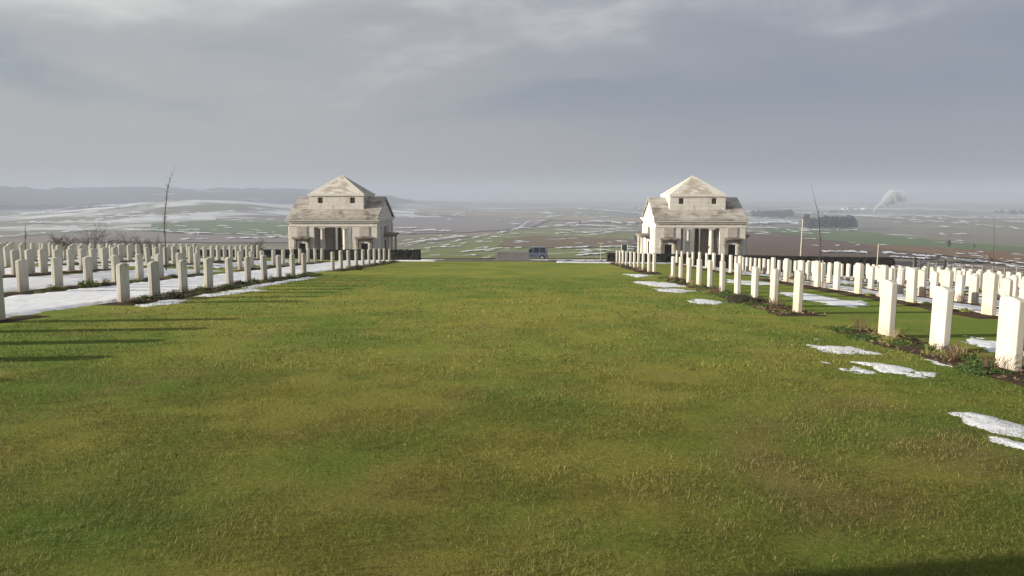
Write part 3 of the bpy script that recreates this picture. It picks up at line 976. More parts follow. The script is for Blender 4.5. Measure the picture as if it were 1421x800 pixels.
# ------------------------------------------------------------------ plants in the beds
def leaf_cloud(n, rx, ry, rz, size, rr, base=0.0, shell=0.55):
    mb = MB()
    core = [(rx * .72 * math.cos(t), rx * .72 * math.sin(t)) for t in np.linspace(0, 6.283, 13)[:-1]]
    vs = [(x, y * ry / rx, -.05) for x, y in core] + [(x * .8, y * .8 * ry / rx, rz * .5) for x, y in core] + [(x * .35, y * .35 * ry / rx, rz * .76) for x, y in core]
    mb.add(vs, [(i + 12 * r, (i + 1) % 12 + 12 * r, (i + 1) % 12 + 12 * (r + 1), i + 12 * (r + 1)) for r in range(2) for i in range(12)] + [tuple(range(24, 36))])
    for _ in range(n):
        a, u = rr.uniform(0, 2 * math.pi), rr.uniform(0, 1)
        ph = math.acos(1 - u)
        q = rr.uniform(shell, 1.0) * (0.85 + 0.3 * math.sin(3 * a + n))
        p = np.array([rx * q * math.sin(ph) * math.cos(a), ry * q * math.sin(ph) * math.sin(a), base + rz * q * math.cos(ph)])
        d = np.array([rr.gauss(0, 1), rr.gauss(0, 1), rr.gauss(0.5, 0.8)])
        d += p / (np.linalg.norm(p) + 1e-6)
        d /= np.linalg.norm(d)
        s = np.cross(d, (rr.gauss(0, 1), rr.gauss(0, 1), rr.gauss(0, 1)))
        s /= np.linalg.norm(s) + 1e-9
        L, w_ = size * rr.uniform(.6, 1.4), size * rr.uniform(.18, .34)
        mb.add([p - s * w_ * .3, p + d * L * .5 + s * w_, p + d * L, p + d * L * .5 - s * w_], [(0, 1, 2, 3)])
    return mb


def blades(n, r, h, w_, lean, rr):
    mb = MB()
    for _ in range(n):
        a = rr.uniform(0, 6.283)
        b = np.array([r * rr.random() * math.cos(a), r * rr.random() * math.sin(a), -0.02])
        L = h * rr.uniform(.55, 1.1)
        o = np.array([math.cos(a), math.sin(a), 0])
        s = np.array([-math.sin(a), math.cos(a), 0]) * w_ / 2
        l = lean * rr.uniform(.3, 1.3)
        p1 = b + o * L * l * .35 + np.array([0, 0, L * .6])
        p2 = b + o * L * l + np.array([0, 0, L * (0.95 - .35 * l)])
        mb.add([b - s, b + s, p1 + s * .9, p1 - s * .9, p2], [(0, 1, 2, 3), (3, 2, 4)])
    return mb


def twigs(n, r, h, rad, rr, spread=.5):
    mb = MB()
    for _ in range(n):
        a = rr.uniform(0, 6.283)
        q = r * math.sqrt(rr.random())
        L = h * rr.uniform(.45, 1.1)
        b = np.array([q * math.cos(a), q * math.sin(a), -0.02])
        o = np.array([math.cos(a + rr.gauss(0, .7)), math.sin(a + rr.gauss(0, .7)), 0]) * spread * rr.uniform(.1, 1)
        m1 = b + o * L * .4 + np.array([0, 0, L * .55])
        tip = b + o * L + np.array([rr.gauss(0, .02), rr.gauss(0, .02), L])
        mb.tube([b, m1, tip], [rad, rad * .8, rad * .35], 4)
        if rr.random() < .6:
            k = m1 + np.array([rr.gauss(0, .06), rr.gauss(0, .06), L * .3])
            mb.tube([m1, k], [rad * .7, rad * .3], 3)
    return mb


rp = random.Random(5)
PLANTS = {
    'cushion': ('low green cushion plant', 'cushion_plant', [leaf_cloud(420, .26, .24, .17, .05, rp).mesh('cushion_plant', M_LEAF_G) for _ in range(2)]),
    'heather': ('dark brown heather mound', 'heather', [leaf_cloud(620, .40, .34, .26, .055, rp).mesh('heather', M_LEAF_D) for _ in range(2)]),
    'sedum': ('yellow-green sedum clump', 'sedum', [leaf_cloud(380, .22, .20, .15, .05, rp).mesh('sedum', M_LEAF_Y) for _ in range(2)]),
    'strap': ('tuft of green strap leaves', 'strap_leaf_plant', [blades(46, .09, .34, .022, .75, rp).mesh('strap_leaf_plant', M_LEAF_I) for _ in range(2)]),
    'stems': ('bare reddish stems', 'dead_stems', [twigs(34, .15, .42, .0045, rp).mesh('dead_stems', M_STEM) for _ in range(2)]),
    'straw': ('straw-coloured dead stems', 'dead_stems', [twigs(30, .12, .34, .004, rp).mesh('dead_stems', M_STRAW) for _ in range(2)]),
}
KINDS = list(PLANTS)
PLANTS['mat'] = ('flat mossy mat plant', 'mat_plant', [leaf_cloud(260, .26, .22, .075, .045, rp).mesh('mat_plant', m_) for m_ in (M_LEAF_G, M_LEAF_Y, M_LEAF_D, M_LEAF_G)])


def plant(kind, x, y, s, label, side, squash=1.0):
    nm, obn, meshes = PLANTS[kind]
    o = link(obn, random.choice(meshes))
    o.location = (x, y, float(gz(x, y)) + 0.015)
    s *= .85
    o.scale = (s, s, s * squash * (.65 if kind in ('heather', 'cushion', 'sedum') else .8))
    o.rotation_euler.z = random.uniform(0, 6.28)
    tag(o, label, 'plant', f'plants in the beds {side} of the lawn')
    return o


def row_phrase(side, k):
    return f'{ROWWORD[k]} {side} of lawn'


for side, rows in (('right', R_ROWS), ('left', L_ROWS)):
    sgn = -1 if side == 'right' else 1
    for (sd_, k, X0, y, blk, cnt) in PLACED:
        if side == 'left' and y < 14:
            continue
        if sd_ != side or k > 2 or (k == 2 and random.random() < 0.8):
            continue
        r_ = random.random()
        if k == 1 and r_ < 0.25:
            continue
        wts = [4, 2.4, 2.2, 1.1, 2.2, 1.2] if side == 'right' else [5, 2.2, 1.4, 1.8, 1.2, 0.8]
        if y < 14:
            wts = [4, .3, 3, .6, 1.2, 1.5]
        kd = random.choices(KINDS, wts)[0]
        plant(kd, X0 + sgn * random.uniform(.02, .28), y + random.uniform(.5, 1.0), random.uniform(.7, 1.15),
              f'{PLANTS[kd][0]} behind {cnt[0]} headstone from {cnt[1]} end, {blk} block, {ROWWORD[k]} {side}', side)
        if k == 0:
            kd2 = random.choices([q for q in KINDS if q != kd and not (q == 'heather' and y < 14)])[0]
            plant(kd2, X0 + sgn * random.uniform(.12, .42), y - random.uniform(.08, .42), random.uniform(.55, .9),
                  f'{PLANTS[kd2][0]} before {cnt[0]} headstone from {cnt[1]} end, {blk} block, {ROWWORD[k]} {side}', side)
for side, X0, sgn, a, b, blk, n_ in (('right', 5.4, -1, 8.6, 13.1, 'nearest', 16), ('right', 5.4, -1, 15.8, 31, 'middle', 26), ('left', -8.9, 1, 16.8, 31.2, 'middle', 26), ('left', -13.1, 1, 19.5, 31, 'second-row', 12)):
    for q in range(n_):
        plant('mat', X0 + sgn * random.uniform(.0, .5), a + (b - a) * (q + random.random()) / n_, random.uniform(.6, 1.5),
              f'flat mossy mat plant, one of several in the {blk} bed {side} of lawn', side)
# a few that stand out
plant('stems', 5.15, 9.75, .85, 'thicket of reddish bare stems between the two nearest right headstones', 'right')
plant('cushion', 4.9, 8.85, 1.15, 'broad green cushion at lawn edge before the rightmost headstone', 'right', .8)
plant('sedum', 5.1, 11.3, 1.3, 'large yellow-green sedum between second and third nearest right headstones', 'right', .8)
plant('cushion', 5.0, 13.1, 1.1, 'wide pale green cushion where the nearest right bed ends', 'right', .6)
plant('heather', -8.35, 18.2, 1.25, 'big dark heather mound between two nearest left-hand stones of middle block', 'left')
plant('heather', -8.2, 36.9, 1.3, 'big dark heather mound beside first stone of farthest left block', 'left')
plant('heather', 4.95, 19.0, 1.4, 'big dark heather mound behind second stone of middle right block', 'right', .9)
plant('strap', -12.4, 21.9, 1.6, 'large clump of pale strap leaves in second left bed near the frame edge', 'left')
plant('sedum', -12.5, 22.3, 1.7, 'yellow-green leafy clump behind the strap leaves in second left bed', 'left', 1.3)


# loose leaves and clods on the near beds
def litter():
    mb = MB()
    rr = random.Random(3)
    for (X0, a, b, sg) in ((5.4, 8, 13.4, -1), (5.4, 15.6, 24, -1), (-8.9, 16.5, 25, 1)):
        for _ in range(int((b - a) * 130)):
            x, y = X0 + sg * rr.uniform(-.4, .6), rr.uniform(a, b)
            z = float(gz(x, y)) + 0.035 + rr.uniform(0, .02)
            s = rr.uniform(.012, .035)
            d = np.array([rr.gauss(0, 1), rr.gauss(0, 1), rr.gauss(0, .5)])
            d /= np.linalg.norm(d)
            e = np.cross(d, (rr.gauss(0, .4), rr.gauss(0, .4), 1))
            p = np.array([x, y, z])
            mb.add([p - d * s, p + e * s * .5, p + d * s, p - e * s * .5], [(0, 1, 2, 3)])
    o = mb.build('fallen_leaves', simple('dead_leaf', (0.17, 0.115, 0.065), .9, 3.0, .6))
    tag(o, kind='stuff')


litter()


# ------------------------------------------------------------------ grass blades on the near lawn
def grass():
    zones = [(1.3, 4.5, 9500, .0021, .033, 1.0), (4.5, 8.5, 3600, .0034, .036, 1.0), (8.5, 15, 800, .0078, .042, 1.0), (15, 30, 150, .017, .05, 1.0)]
    Vs, Ts, n = [], [], 0
    for (d0, d1, dens, wd, ln, _) in zones:
        half = lambda d: 0.80 * d + 1.2
        area = (half(d0) + half(d1)) * (d1 - d0)
        N = int(area * dens)
        y = rng.uniform(d0, d1, int(N * 1.5))
        x = rng.uniform(-1, 1, len(y)) * half(d1)
        ok = (np.abs(x) < half(y)) & (x < 4.9) & (x > -8.3)
        # thin and tufty
        dn = fbm(x * 2.2 + 30, y * 2.2, 4)
        ok &= rng.random(len(y)) < np.clip(0.35 + (dn - 0.42) * 3.2, 0.12, 1)
        x, y = x[ok][:N], y[ok][:N]
        k = len(x)
        az = rng.uniform(0, 2 * np.pi, k) 
        swirl = 2.6 + (fbm(x * 1.4 + 3, y * 1.4 + 60, 3) - .5) * 9
        az = np.where(rng.random(k) < .62, swirl + rng.normal(0, .7, k), az)
        lean = np.clip(rng.normal(1.0, 0.38, k), 0.1, 1.55)          # from upright; most of it lies flat
        L = ln * rng.uniform(.5, 1.35, k)
        wv = wd * rng.uniform(.6, 1.3, k)
        base = np.stack([x, y, gz(x, y) - 0.004], 1)
        o = np.stack([np.cos(az), np.sin(az), 0 * az], 1)
        s = np.stack([-np.sin(az), np.cos(az), rng.normal(0, .3, k)], 1) * (wv / 2)[:, None]
        up = np.array([0, 0, 1.0])
        p1 = base + o * (L * .5 * np.sin(lean * .7))[:, None] + up * (L * .5 * np.cos(lean * .7))[:, None]
        p2 = p1 + o * (L * .5 * np.sin(lean * 1.25))[:, None] + up * (L * .5 * np.cos(lean * 1.25))[:, None]
        p2[:, 2] = np.maximum(p2[:, 2], base[:, 2] + 0.006)
        V = np.stack([base - s, base + s, p1 + s * .85, p1 - s * .85, p2], 1)
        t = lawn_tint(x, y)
        u = rng.random((k, 1))
        t = t * rng.uniform(.45, 1.35, (k, 1))
        straw = np.array([0.40, 0.33, 0.14])
        brown = np.array([0.13, 0.085, 0.038])
        fresh = np.array([0.12, 0.19, 0.03])
        t = np.where(u < .20, t * .3 + straw * .7, np.where(u < .30, t * .4 + brown * .6, np.where(u < .42, t * .4 + fresh * .6, t)))
        Vs.append(V.reshape(-1, 3))
        Ts.append(np.repeat(t, 5, 0))
        n += k
    V, T = np.concatenate(Vs), np.concatenate(Ts)
    b = np.arange(n) * 5
    loops = np.stack([b, b + 1, b + 2, b + 3, b + 3, b + 2, b + 4], 1).ravel()
    starts = np.stack([np.arange(n) * 7, np.arange(n) * 7 + 4], 1).ravel()
    totals = np.tile([4, 3], n)
    tag(link('grass', fastmesh('grass', V, loops, starts, totals, M_BLADE, T)), kind='stuff')
    print('BLADES', n)


grass()


# ------------------------------------------------------------------ pavilions
def ring(mb, x0, x1, y0, y1, z0, z1, out):
    """a moulding band that runs round a rectangle"""
    mb.box(x0 - out, x1 + out, y0 - out, y0, z0, z1)
    mb.box(x0 - out, x1 + out, y1, y1 + out, z0, z1)
    mb.box(x0 - out, x0, y0, y1, z0, z1)
    mb.box(x1, x1 + out, y0, y1, z0, z1)


def pavilion(cx, cy, base, label):
    root = empty('pavilion', (cx, cy, base))
    tag(root, label, 'pavilion', 'pair of stone entrance pavilions')
    H, W2 = 4.36, 4.1                       # wall height, half width
    PO = 1.77                               # half width of the portico opening
    ent = 3.62                              # underside of the entablature over the columns
    # walls: two wings, lintels over the two porticoes, inner cross walls
    wl = MB()
    for s in (-1, 1):
        a, b = sorted((s * PO, s * W2))
        # wing with door recess left open front and back
        dx0, dx1 = s * 2.9 - .34, s * 2.9 + .34
        wl.box(a, dx0, -W2, W2, -1.2, H)
        wl.box(dx1, b, -W2, W2, -1.2, H)
        wl.box(dx0, dx1, -W2 + .35, W2 - .35, -1.2, H)
        wl.box(dx0, dx1, -W2, -W2 + .35, 2.12, H)
        wl.box(dx0, dx1, W2 - .35, W2, 2.12, H)
        wl.box(s * 1.33 - .435, s * 1.33 + .435, -0.5, 0.2, -1.2, ent)   # piers of the cross wall
    wl.box(-PO, PO, -W2, W2, ent, H)
    wl.box(-PO, PO, -W2, W2, -1.2, 0.0)
    wl.build('wall', M_WALL, root)
    # gable ends of the low roof
    zr, ze = H + 1.9, H
    roof = MB()
    roof.prism([(-W2 - .28, ze - .06), (0, zr), (W2 + .28, ze - .06), (W2 + .28, ze + .10), (0, zr + .17), (-W2 - .28, ze + .10)], 'x', -W2 - .16, W2 + .16)
    rf = roof.build('roof', M_ROOF, root, bevel=.02)
    for s in (-1, 1):
        a, b = sorted((s * (W2 - .25), s * (W2 - .012)))
        MB().prism([(-W2 + .05, ze), (W2 - .05, ze), (0, zr - .06)], 'x', a, b).build('gable', M_PALE, root)
    co = MB()
    ring(co, -W2, W2, -W2, W2, H - .30, H - .14, .14)
    ring(co, -W2, W2, -W2, W2, H - .139, H + .0, .26)
    ring(co, -W2, W2, -W2, W2, H - .66, H - .60, .05)
    co.build('cornice', M_PALE, root, bevel=.015)
    # attic block and pyramid
    A = 2.57
    za, zt = H + .35, H + 2.30
    at = MB()
    holes = (-1.52, 1.52)
    at.box(-A + .3, A - .3, -A + .3, A - .3, za, zt)
    w0, w1 = zt - .84, zt - .30
    for ax in range(2):
        for s in (-1, 1):
            segs = [(-A, holes[0] - .24), (holes[0] + .24, holes[1] - .24), (holes[1] + .24, A)]
            lo, hi = sorted((s * A, s * (A - .3)))
            lim = 0 if ax == 0 else .3
            for (p, q) in segs:
                p, q = max(p, -A + lim), min(q, A - lim)
                at.box(*((p, q, lo, hi) if ax == 0 else (lo, hi, p, q)), za, zt)
            for h in holes:
                at.box(*((h - .24, h + .24, lo, hi) if ax == 0 else (lo, hi, h - .24, h + .24)), za, w0)
                at.box(*((h - .24, h + .24, lo, hi) if ax == 0 else (lo, hi, h - .24, h + .24)), w1, zt)
    attic = at.build('attic', M_WALL, root)
    for s in (-1, 1):
        for h in holes:
            MB().box(h - .238, h + .238, s * (A - .29) - .006, s * (A - .29) + .006, w0, w1).build('window', M_VOID, attic)
            MB().box(s * (A - .29) - .006, s * (A - .29) + .006, h - .238, h + .238, w0, w1).build('window', M_VOID, attic)
    ac = MB()
    ring(ac, -A, A, -A, A, zt - .16, zt, .10)
    ac.box(-A - .099, A + .099, -A - .099, A + .099, zt, zt + .07)
    ac.build('attic_cornice', M_PALE, root, bevel=.012)
    py = MB()
    B, zp, ap = 2.56, zt + .07, zt + 1.84
    nst = 9
    for i in range(nst):                          # stone courses laid as low steps
        f0 = i / nst
        f1 = (i + 1) / nst
        b0, b1 = B * (1 - f0), B * (1 - f1) + .035
        z0, z1 = zp + (ap - zp) * f0, zp + (ap - zp) * f1
        py.add([(-b0, -b0, z0), (b0, -b0, z0), (b0, b0, z0), (-b0, b0, z0), (-b1, -b1, z1), (b1, -b1, z1), (b1, b1, z1), (-b1, b1, z1)],
               [(0, 3, 2, 1), (4, 5, 6, 7), (0, 1, 5, 4), (1, 2, 6, 5), (2, 3, 7, 6), (3, 0, 4, 7)])
    py.build('pyramid_roof', M_PYR, root)
    # columns, front and back pairs
    prof = [(.30, 0), (.30, .09), (.265, .13), (.285, .18), (.245, .22), (.235, .9), (.228, 1.8), (.20, ent - .28), (.205, ent - .27), (.225, ent - .25), (.205, ent - .22), (.25, ent - .15), (.29, ent - .12)]
    for y, mt in ((-W2 + .28, M_COLUMN), (W2 - .42, M_TANCOL)):
        for s in (-1, 1):
            xx = s * (1.06 if y < 0 else 1.25)
            c = MB().lathe(prof, xx, y)
            c.box(xx - .29, xx + .29, y - .29, y + .29, ent - .12, ent)
            c.build('column', mt, root, smooth=False)
    # doors with frames and hoods, blind panels above, front and back
    for f in (-1, 1):
        yw = f * W2
        for s in (-1, 1):
            xd = s * 2.9
            fr = MB()
            y0, y1 = sorted((yw, yw + f * .09))
            fr.box(xd - .52, xd - .335, y0, y1, 0, 2.14)
            fr.box(xd + .335, xd + .52, y0, y1, 0, 2.14)
            fr.box(xd - .52, xd + .52, y0, y1, 2.141, 2.36)
            d = MB().box(xd - .336, xd + .336, yw - f * .26 - .02, yw - f * .26 + .02, 0, 2.12).build('door', M_DARK, root)
            fr.build('door_frame', M_PALE, d, bevel=.012)
            y0, y1 = sorted((yw, yw + f * .50))
            ho = MB().box(xd - .74, xd + .74, y0, y1, 2.50, 2.60)
            y0, y1 = sorted((yw, yw + f * .58))
            ho.box(xd - .82, xd + .82, y0, y1, 2.601, 2.74)
            for q in (-1, 1):
                y0, y1 = sorted((yw, yw + f * .22))
                ho.box(xd + q * .63 - .10, xd + q * .63 + .10, y0, y1, 0, 2.499)
            ho.build('hood', M_HOOD, d, bevel=.015)
            pf = MB()
            y0, y1 = sorted((yw, yw + f * .05))
            pf.box(xd - .46, xd - .37, y0, y1, 2.80, 3.72)
            pf.box(xd + .37, xd + .46, y0, y1, 2.80, 3.72)
            pf.box(xd - .369, xd + .369, y0, y1, 3.63, 3.72)
            pf.box(xd - .369, xd + .369, y0, yw + f * .012 if f > 0 else y1, 2.80, 3.629)
            pf.build('blind_panel', M_PANEL_SHADE, root)
    # side elevations: pilasters, tall blind arch, little porch on columns
    for s in (-1, 1):
        xw = s * W2
        pi = MB()
        for yy in (-W2 + .35, -1.75, 1.75, W2 - .35):
            a, b = sorted((xw, xw + s * .10))
            pi.box(a, b, yy - .26, yy + .26, 0, H - .67)
        pi.build('pilaster', M_PALE, root, bevel=.012)
        ar = MB()
        pts = [(-.9, 2.75), (.9, 2.75)] + [(.9 * math.cos(t), 3.05 + .62 * math.sin(t)) for t in np.linspace(0, math.pi, 12)]
        a, b = sorted((xw, xw + s * .012))
        ar.prism(pts, 'x', a, b)
        ar.build('arched_window', M_VOID, root)
        po = MB()
        a, b = sorted((xw, xw + s * 1.0))
        po.box(a, b, -1.35, 1.35, 2.62, 2.74)
        a, b = sorted((xw, xw + s * 1.12))
        po.box(a, b, -1.47, 1.47, 2.741, 2.90)
        porch = po.build('porch', M_HOOD, root, bevel=.015)
        for yy in (-1.1, 1.1):
            MB().lathe([(.17, -1), (.17, .12), (.13, .16), (.125, 1.4), (.105, 2.48), (.16, 2.55), (.16, 2.62)], xw + s * .82, yy, 14).build('porch_column', M_COLUMN, porch)
        a, b = sorted((xw, xw + s * .02))
        MB().box(a, b, -.45, .45, 0, 2.2).build('side_door', M_DARK, root)
    MB().box(-2.4, 2.4, -W2 - .9, -W2, -1.2, -.17).box(-2.05, 2.05, -W2 - .45, -W2, -.169, -.004).build('step', M_PALE, root, bevel=.01)
    return root



def pyramid_mat():
    """pale ashlar courses; single blocks in the middle of each face have gone brown"""
    m, t = newmat('pyramid_stone')
    o = t.n('ShaderNodeTexCoord').outputs['Object']
    rnd = t.n('ShaderNodeObjectInfo').outputs['Random']
    sp = t.n('ShaderNodeSeparateXYZ', {0: o})
    ax, ay = t.math('ABSOLUTE', sp.outputs[0]), t.math('ABSOLUTE', sp.outputs[1])
    ratio = t.math('DIVIDE', t.math('MINIMUM', ax, ay), t.math('ADD', t.math('MAXIMUM', ax, ay), 0.02))
    cell = t.n('ShaderNodeCombineXYZ', {0: t.math('FLOOR', t.math('MULTIPLY', t.math('ADD', sp.outputs[0], sp.outputs[1]), 1.9)), 1: rnd, 2: t.math('FLOOR', t.math('MULTIPLY', sp.outputs[2], 4.2))}).outputs[0]
    blk = t.n('ShaderNodeTexWhiteNoise', {'Vector': cell}, noise_dimensions='3D').outputs['Value']
    soft = t.noise(o, 1.3, 5.0, 0.65)
    k = t.math('MULTIPLY', t.smooth(ratio, 0.80, 0.45), t.smooth(t.math('ADD', t.math('MULTIPLY', blk, 0.55), t.math('MULTIPLY', soft, 0.6)), 0.42, 0.62))
    col = t.mix(t.math('MULTIPLY', k, 0.62), (0.57, 0.54, 0.475), (0.27, 0.215, 0.155))
    col = t.mix(t.smooth(soft, 0.5, 0.75, 0, 0.6), col, (0.32, 0.275, 0.22))
    finish(t, col, 0.85, t.noise(o, 12.0, 4.0), 0.35, 0.02, 0.2)
    return m


M_PYR = pyramid_mat()
M_PANEL_SHADE = building_mat('panel_limestone_recess_shade', (0.46, 0.43, 0.38), (0.32, 0.29, 0.25), 0.45, 0.75)  # wall limestone darkened so the flat panels read as shaded recesses
PAV_Y = 78.1
pavilion(-18.45, PAV_Y, -5.36, 'weathered grey stone pavilion with pyramid roof left of the lawn end')
pavilion(15.35, PAV_Y, -5.42, 'brighter sunlit stone pavilion with pyramid roof right of the lawn end')


# ------------------------------------------------------------------ hedges
def hedge(x0, x1, y0, y1, t0, t1, label, leaves, seed):
    rr = random.Random(seed)
    nx = max(4, int((x1 - x0) / .25))
    mb = MB()
    prof_of = lambda h: [(y0, -.5), (y0 - .02, h * .5), (y0 + .06, h * .93), (y0 + .16, h), (y1 - .16, h), (y1 - .06, h * .93), (y1 + .02, h * .5), (y1, -.5)]
    vs, fs = [], []
    for i in range(nx + 1):
        x = x0 + (x1 - x0) * i / nx
        zb = float(gz(x, (y0 + y1) / 2))
        h = t0 + (t1 - t0) * i / nx - zb
        for (yy, zz) in prof_of(h):
            vs.append((x, yy + rr.gauss(0, .02), zb + zz + (rr.gauss(0, .02) if zz > 0 else 0)))
    m = 8
    for i in range(nx):
        for j in range(m - 1):
            fs.append((i * m + j, i * m + j + 1, (i + 1) * m + j + 1, (i + 1) * m + j))
    fs += [tuple(range(m)), tuple(nx * m + j for j in range(m))]
    mb.add(vs, fs)
    for _ in range(leaves):
        x = rr.uniform(x0, x1)
        zb = float(gz(x, (y0 + y1) / 2))
        h = t0 + (t1 - t0) * (x - x0) / (x1 - x0) - zb
        if rr.random() < .5:
            p = np.array([x, rr.uniform(y0, y1), zb + h + rr.uniform(-.02, .05)])
        else:
            p = np.array([x, rr.choice((y0 - .02, y1 + .02)) + rr.gauss(0, .02), zb + rr.uniform(.0, h)])
        d = np.array([rr.gauss(0, 1), rr.gauss(0, 1), rr.gauss(0, 1)])
        d /= np.linalg.norm(d)
        e = np.cross(d, (rr.gauss(0, 1), rr.gauss(0, 1), rr.gauss(0, 1)))
        e /= np.linalg.norm(e) + 1e-9
        s = rr.uniform(.03, .06)
        mb.add([p - d * s, p + e * s * .5, p + d * s, p - e * s * .5], [(0, 1, 2, 3)])
    o = mb.build('hedge', M_HEDGE)
    o.data.materials.append(M_HEDGE_LEAF)
    return tag(o, label, 'hedge', 'clipped hedges at the end of the grave plots')


hedge(5.35, 25.6, 57.2, 58.1, -2.90, -3.22, 'dark clipped hedge in front of the right pavilion', 9000, 1)
hedge(-28.0, -8.1, 57.2, 58.1, -2.72, -2.70, 'dark clipped hedge in front of the left pavilion', 9000, 2)


# ------------------------------------------------------------------ stone of remembrance
def altar():
    x0, y0 = -2.06, 85.0
    zb = float(gz(x0, y0))
    root = empty('altar_stone', (x0, y0, zb))
    tag(root, 'plain pale altar block beyond the far edge of the lawn before the van', 'stone altar')
    MB().box(-1.68, 1.68, -.45, .45, .12, 0.98).build('block', M_MEMO, root, bevel=.02)
    MB().box(-2.3, 2.3, -1.0, 1.0, -.4, -.02).box(-1.9, 1.9, -.75, .75, -.019, .119).build('step', M_MEMO, root, bevel=.015)


altar()


# ------------------------------------------------------------------ van
def van():
    y0 = 112.6
    xc = (740.5 - 739) / FPX * y0 * 1.006
    zb = float(gz(xc, y0)) + 0.055
    root = empty('parked_van', (xc, y0, zb))
    tag(root, 'blue-grey people carrier parked on the road beyond the pale altar block', 'van')
    L2, Wd = 1.92, .86
    low = [(-L2, .34), (L2 - .04, .34), (L2, .5), (L2 - .02, 1.02), (-.88, 1.02), (-1.78, .90), (-L2 + .02, .70)]
    upp = [(-1.02, 1.0), (L2 - .03, 1.0), (L2 - .12, 1.62), (L2 - .26, 1.78), (-.10, 1.80), (-.30, 1.72)]
    body = MB().prism(low, 'y', -Wd, Wd)
    body.build('body', M_CAR, root, bevel=.05)
    # cabin: floor rails, pillars and roof so that one sees through the glass
    cab = MB()
    WC = .80
    for s in (-1, 1):
        y_0, y_1 = sorted((s * WC, s * (WC - .07)))
        for (xa, xb, xc_, xd_) in ((-1.02, -.92, -.30, -.20), (-.12, .0, -.12, .0), (.80, .92, .78, .88), (L2 - .24, L2 - .04, L2 - .30, L2 - .14)):
            cab.prism([(xa, 1.0), (xb, 1.0), (xd_, 1.73), (xc_, 1.73)], 'y', y_0, y_1)
    cab.prism([(-.34, 1.70), (L2 - .12, 1.70), (L2 - .24, 1.80), (-.12, 1.82)], 'y', -WC, WC)
    cab.build('cabin_frame', M_CAR, root, bevel=.02)
    for s in (-1, 1):
        y_ = s * (WC - .03)
        for poly, mt in (([(-.92, 1.02), (-.12, 1.02), (-.12, 1.70), (-.26, 1.70)], M_CLEAR), ([(0, 1.02), (.80, 1.02), (.78, 1.70), (0, 1.70)], M_CLEAR),
                         ([(.92, 1.02), (L2 - .24, 1.02), (L2 - .30, 1.70), (.88, 1.70)], M_CLEAR)):
            MB().prism(poly, 'y', y_ - .006, y_ + .006).build('side_window', mt, root)
    MB().add([(-1.0, -.74, 1.02), (-1.0, .74, 1.02), (-.30, .70, 1.70), (-.30, -.70, 1.70)], [(0, 1, 2, 3)]).build('windscreen', M_CLEAR, root)
    MB().add([(L2 - .06, -.7, 1.06), (L2 - .06, .7, 1.06), (L2 - .17, .68, 1.66), (L2 - .17, -.68, 1.66)], [(0, 1, 2, 3)]).build('rear_window', M_CLEAR, root)
    for xx in (-.35, .55):
        for s in (-1, 1):
            MB().box(xx - .08, xx + .10, s * .38 - .22, s * .38 + .22, .9, 1.42).box(xx - .05, xx + .05, s * .38 - .12, s * .38 + .12, 1.421, 1.60).build('seat_back', M_BLACKTRIM, root, bevel=.03)
    MB().box(L2 - .06, L2 + .07, -.84, .84, .33, .56).build('rear_bumper', M_BLACKTRIM, root, bevel=.03)
    MB().box(-L2 - .06, -L2 + .06, -.82, .82, .33, .56).build('front_bumper', M_BLACKTRIM, root, bevel=.03)
    for s in (-1, 1):
        MB().box(L2 - .06, L2 + .015, s * .78 - .07, s * .78 + .07, .72, 1.30).build('tail_light', M_TAIL, root, bevel=.02)
        MB().box(-L2 + .0, -L2 + .16, s * .66 - .13, s * .66 + .13, .66, .82).build('headlight', M_GLASS, root, bevel=.02)
        for xx in (-1.22, 1.22):
            arch = MB().tube([(xx, s * (Wd - .02), .33), (xx, s * (Wd + .006), .33)], .40, 20)
            arch.build('wheel_arch', M_BLACKTRIM, root)
            wh = MB().tube([(xx, s * (Wd - .20), .31), (xx, s * (Wd - .17), .31), (xx, s * (Wd + .0), .31), (xx, s * (Wd + .02), .31)], [.28, .31, .31, .28], 22).build('wheel', M_TYRE, root)
            MB().tube([(xx, s * (Wd + .021), .31), (xx, s * (Wd + .034), .31)], [.20, .17], 16).build('rim', M_RIM, wh)
    MB().box(-.7, .2, -Wd - .012, -Wd, .58, .64).build('side_moulding', M_BLACKTRIM, root)


van()


# ------------------------------------------------------------------ poles, fence, small signs
def pole(name, px, py_base, dist, height, rad, lean, mat, label, cat, tip=.75):
    v = ray(px, py_base)
    x, y = v[0] * dist, v[1] * dist
    zb = float(gz(x, y)) - .1
    o = MB().tube([(x, y, zb), (x + lean * .5, y, zb + height * .5), (x + lean, y, zb + height)], [rad, rad * .9, rad * tip], 8).build(name, mat)
    return tag(o, label, cat)


pole('wooden_pole', 1110.3, 355, 62, 4.45, .06, .10, M_WOODPOLE, 'tall bare pale wooden pole leaning slightly behind the right hedge', 'pole')
pole('wooden_post', 1217.5, 356, 60, 2.6, .045, .04, M_WOODPOLE, 'short grey post by the right end of the hedge', 'post')
for px_, db, hh in ((1180, 400, 8.5), (1150, 520, 8.5)):
    pass


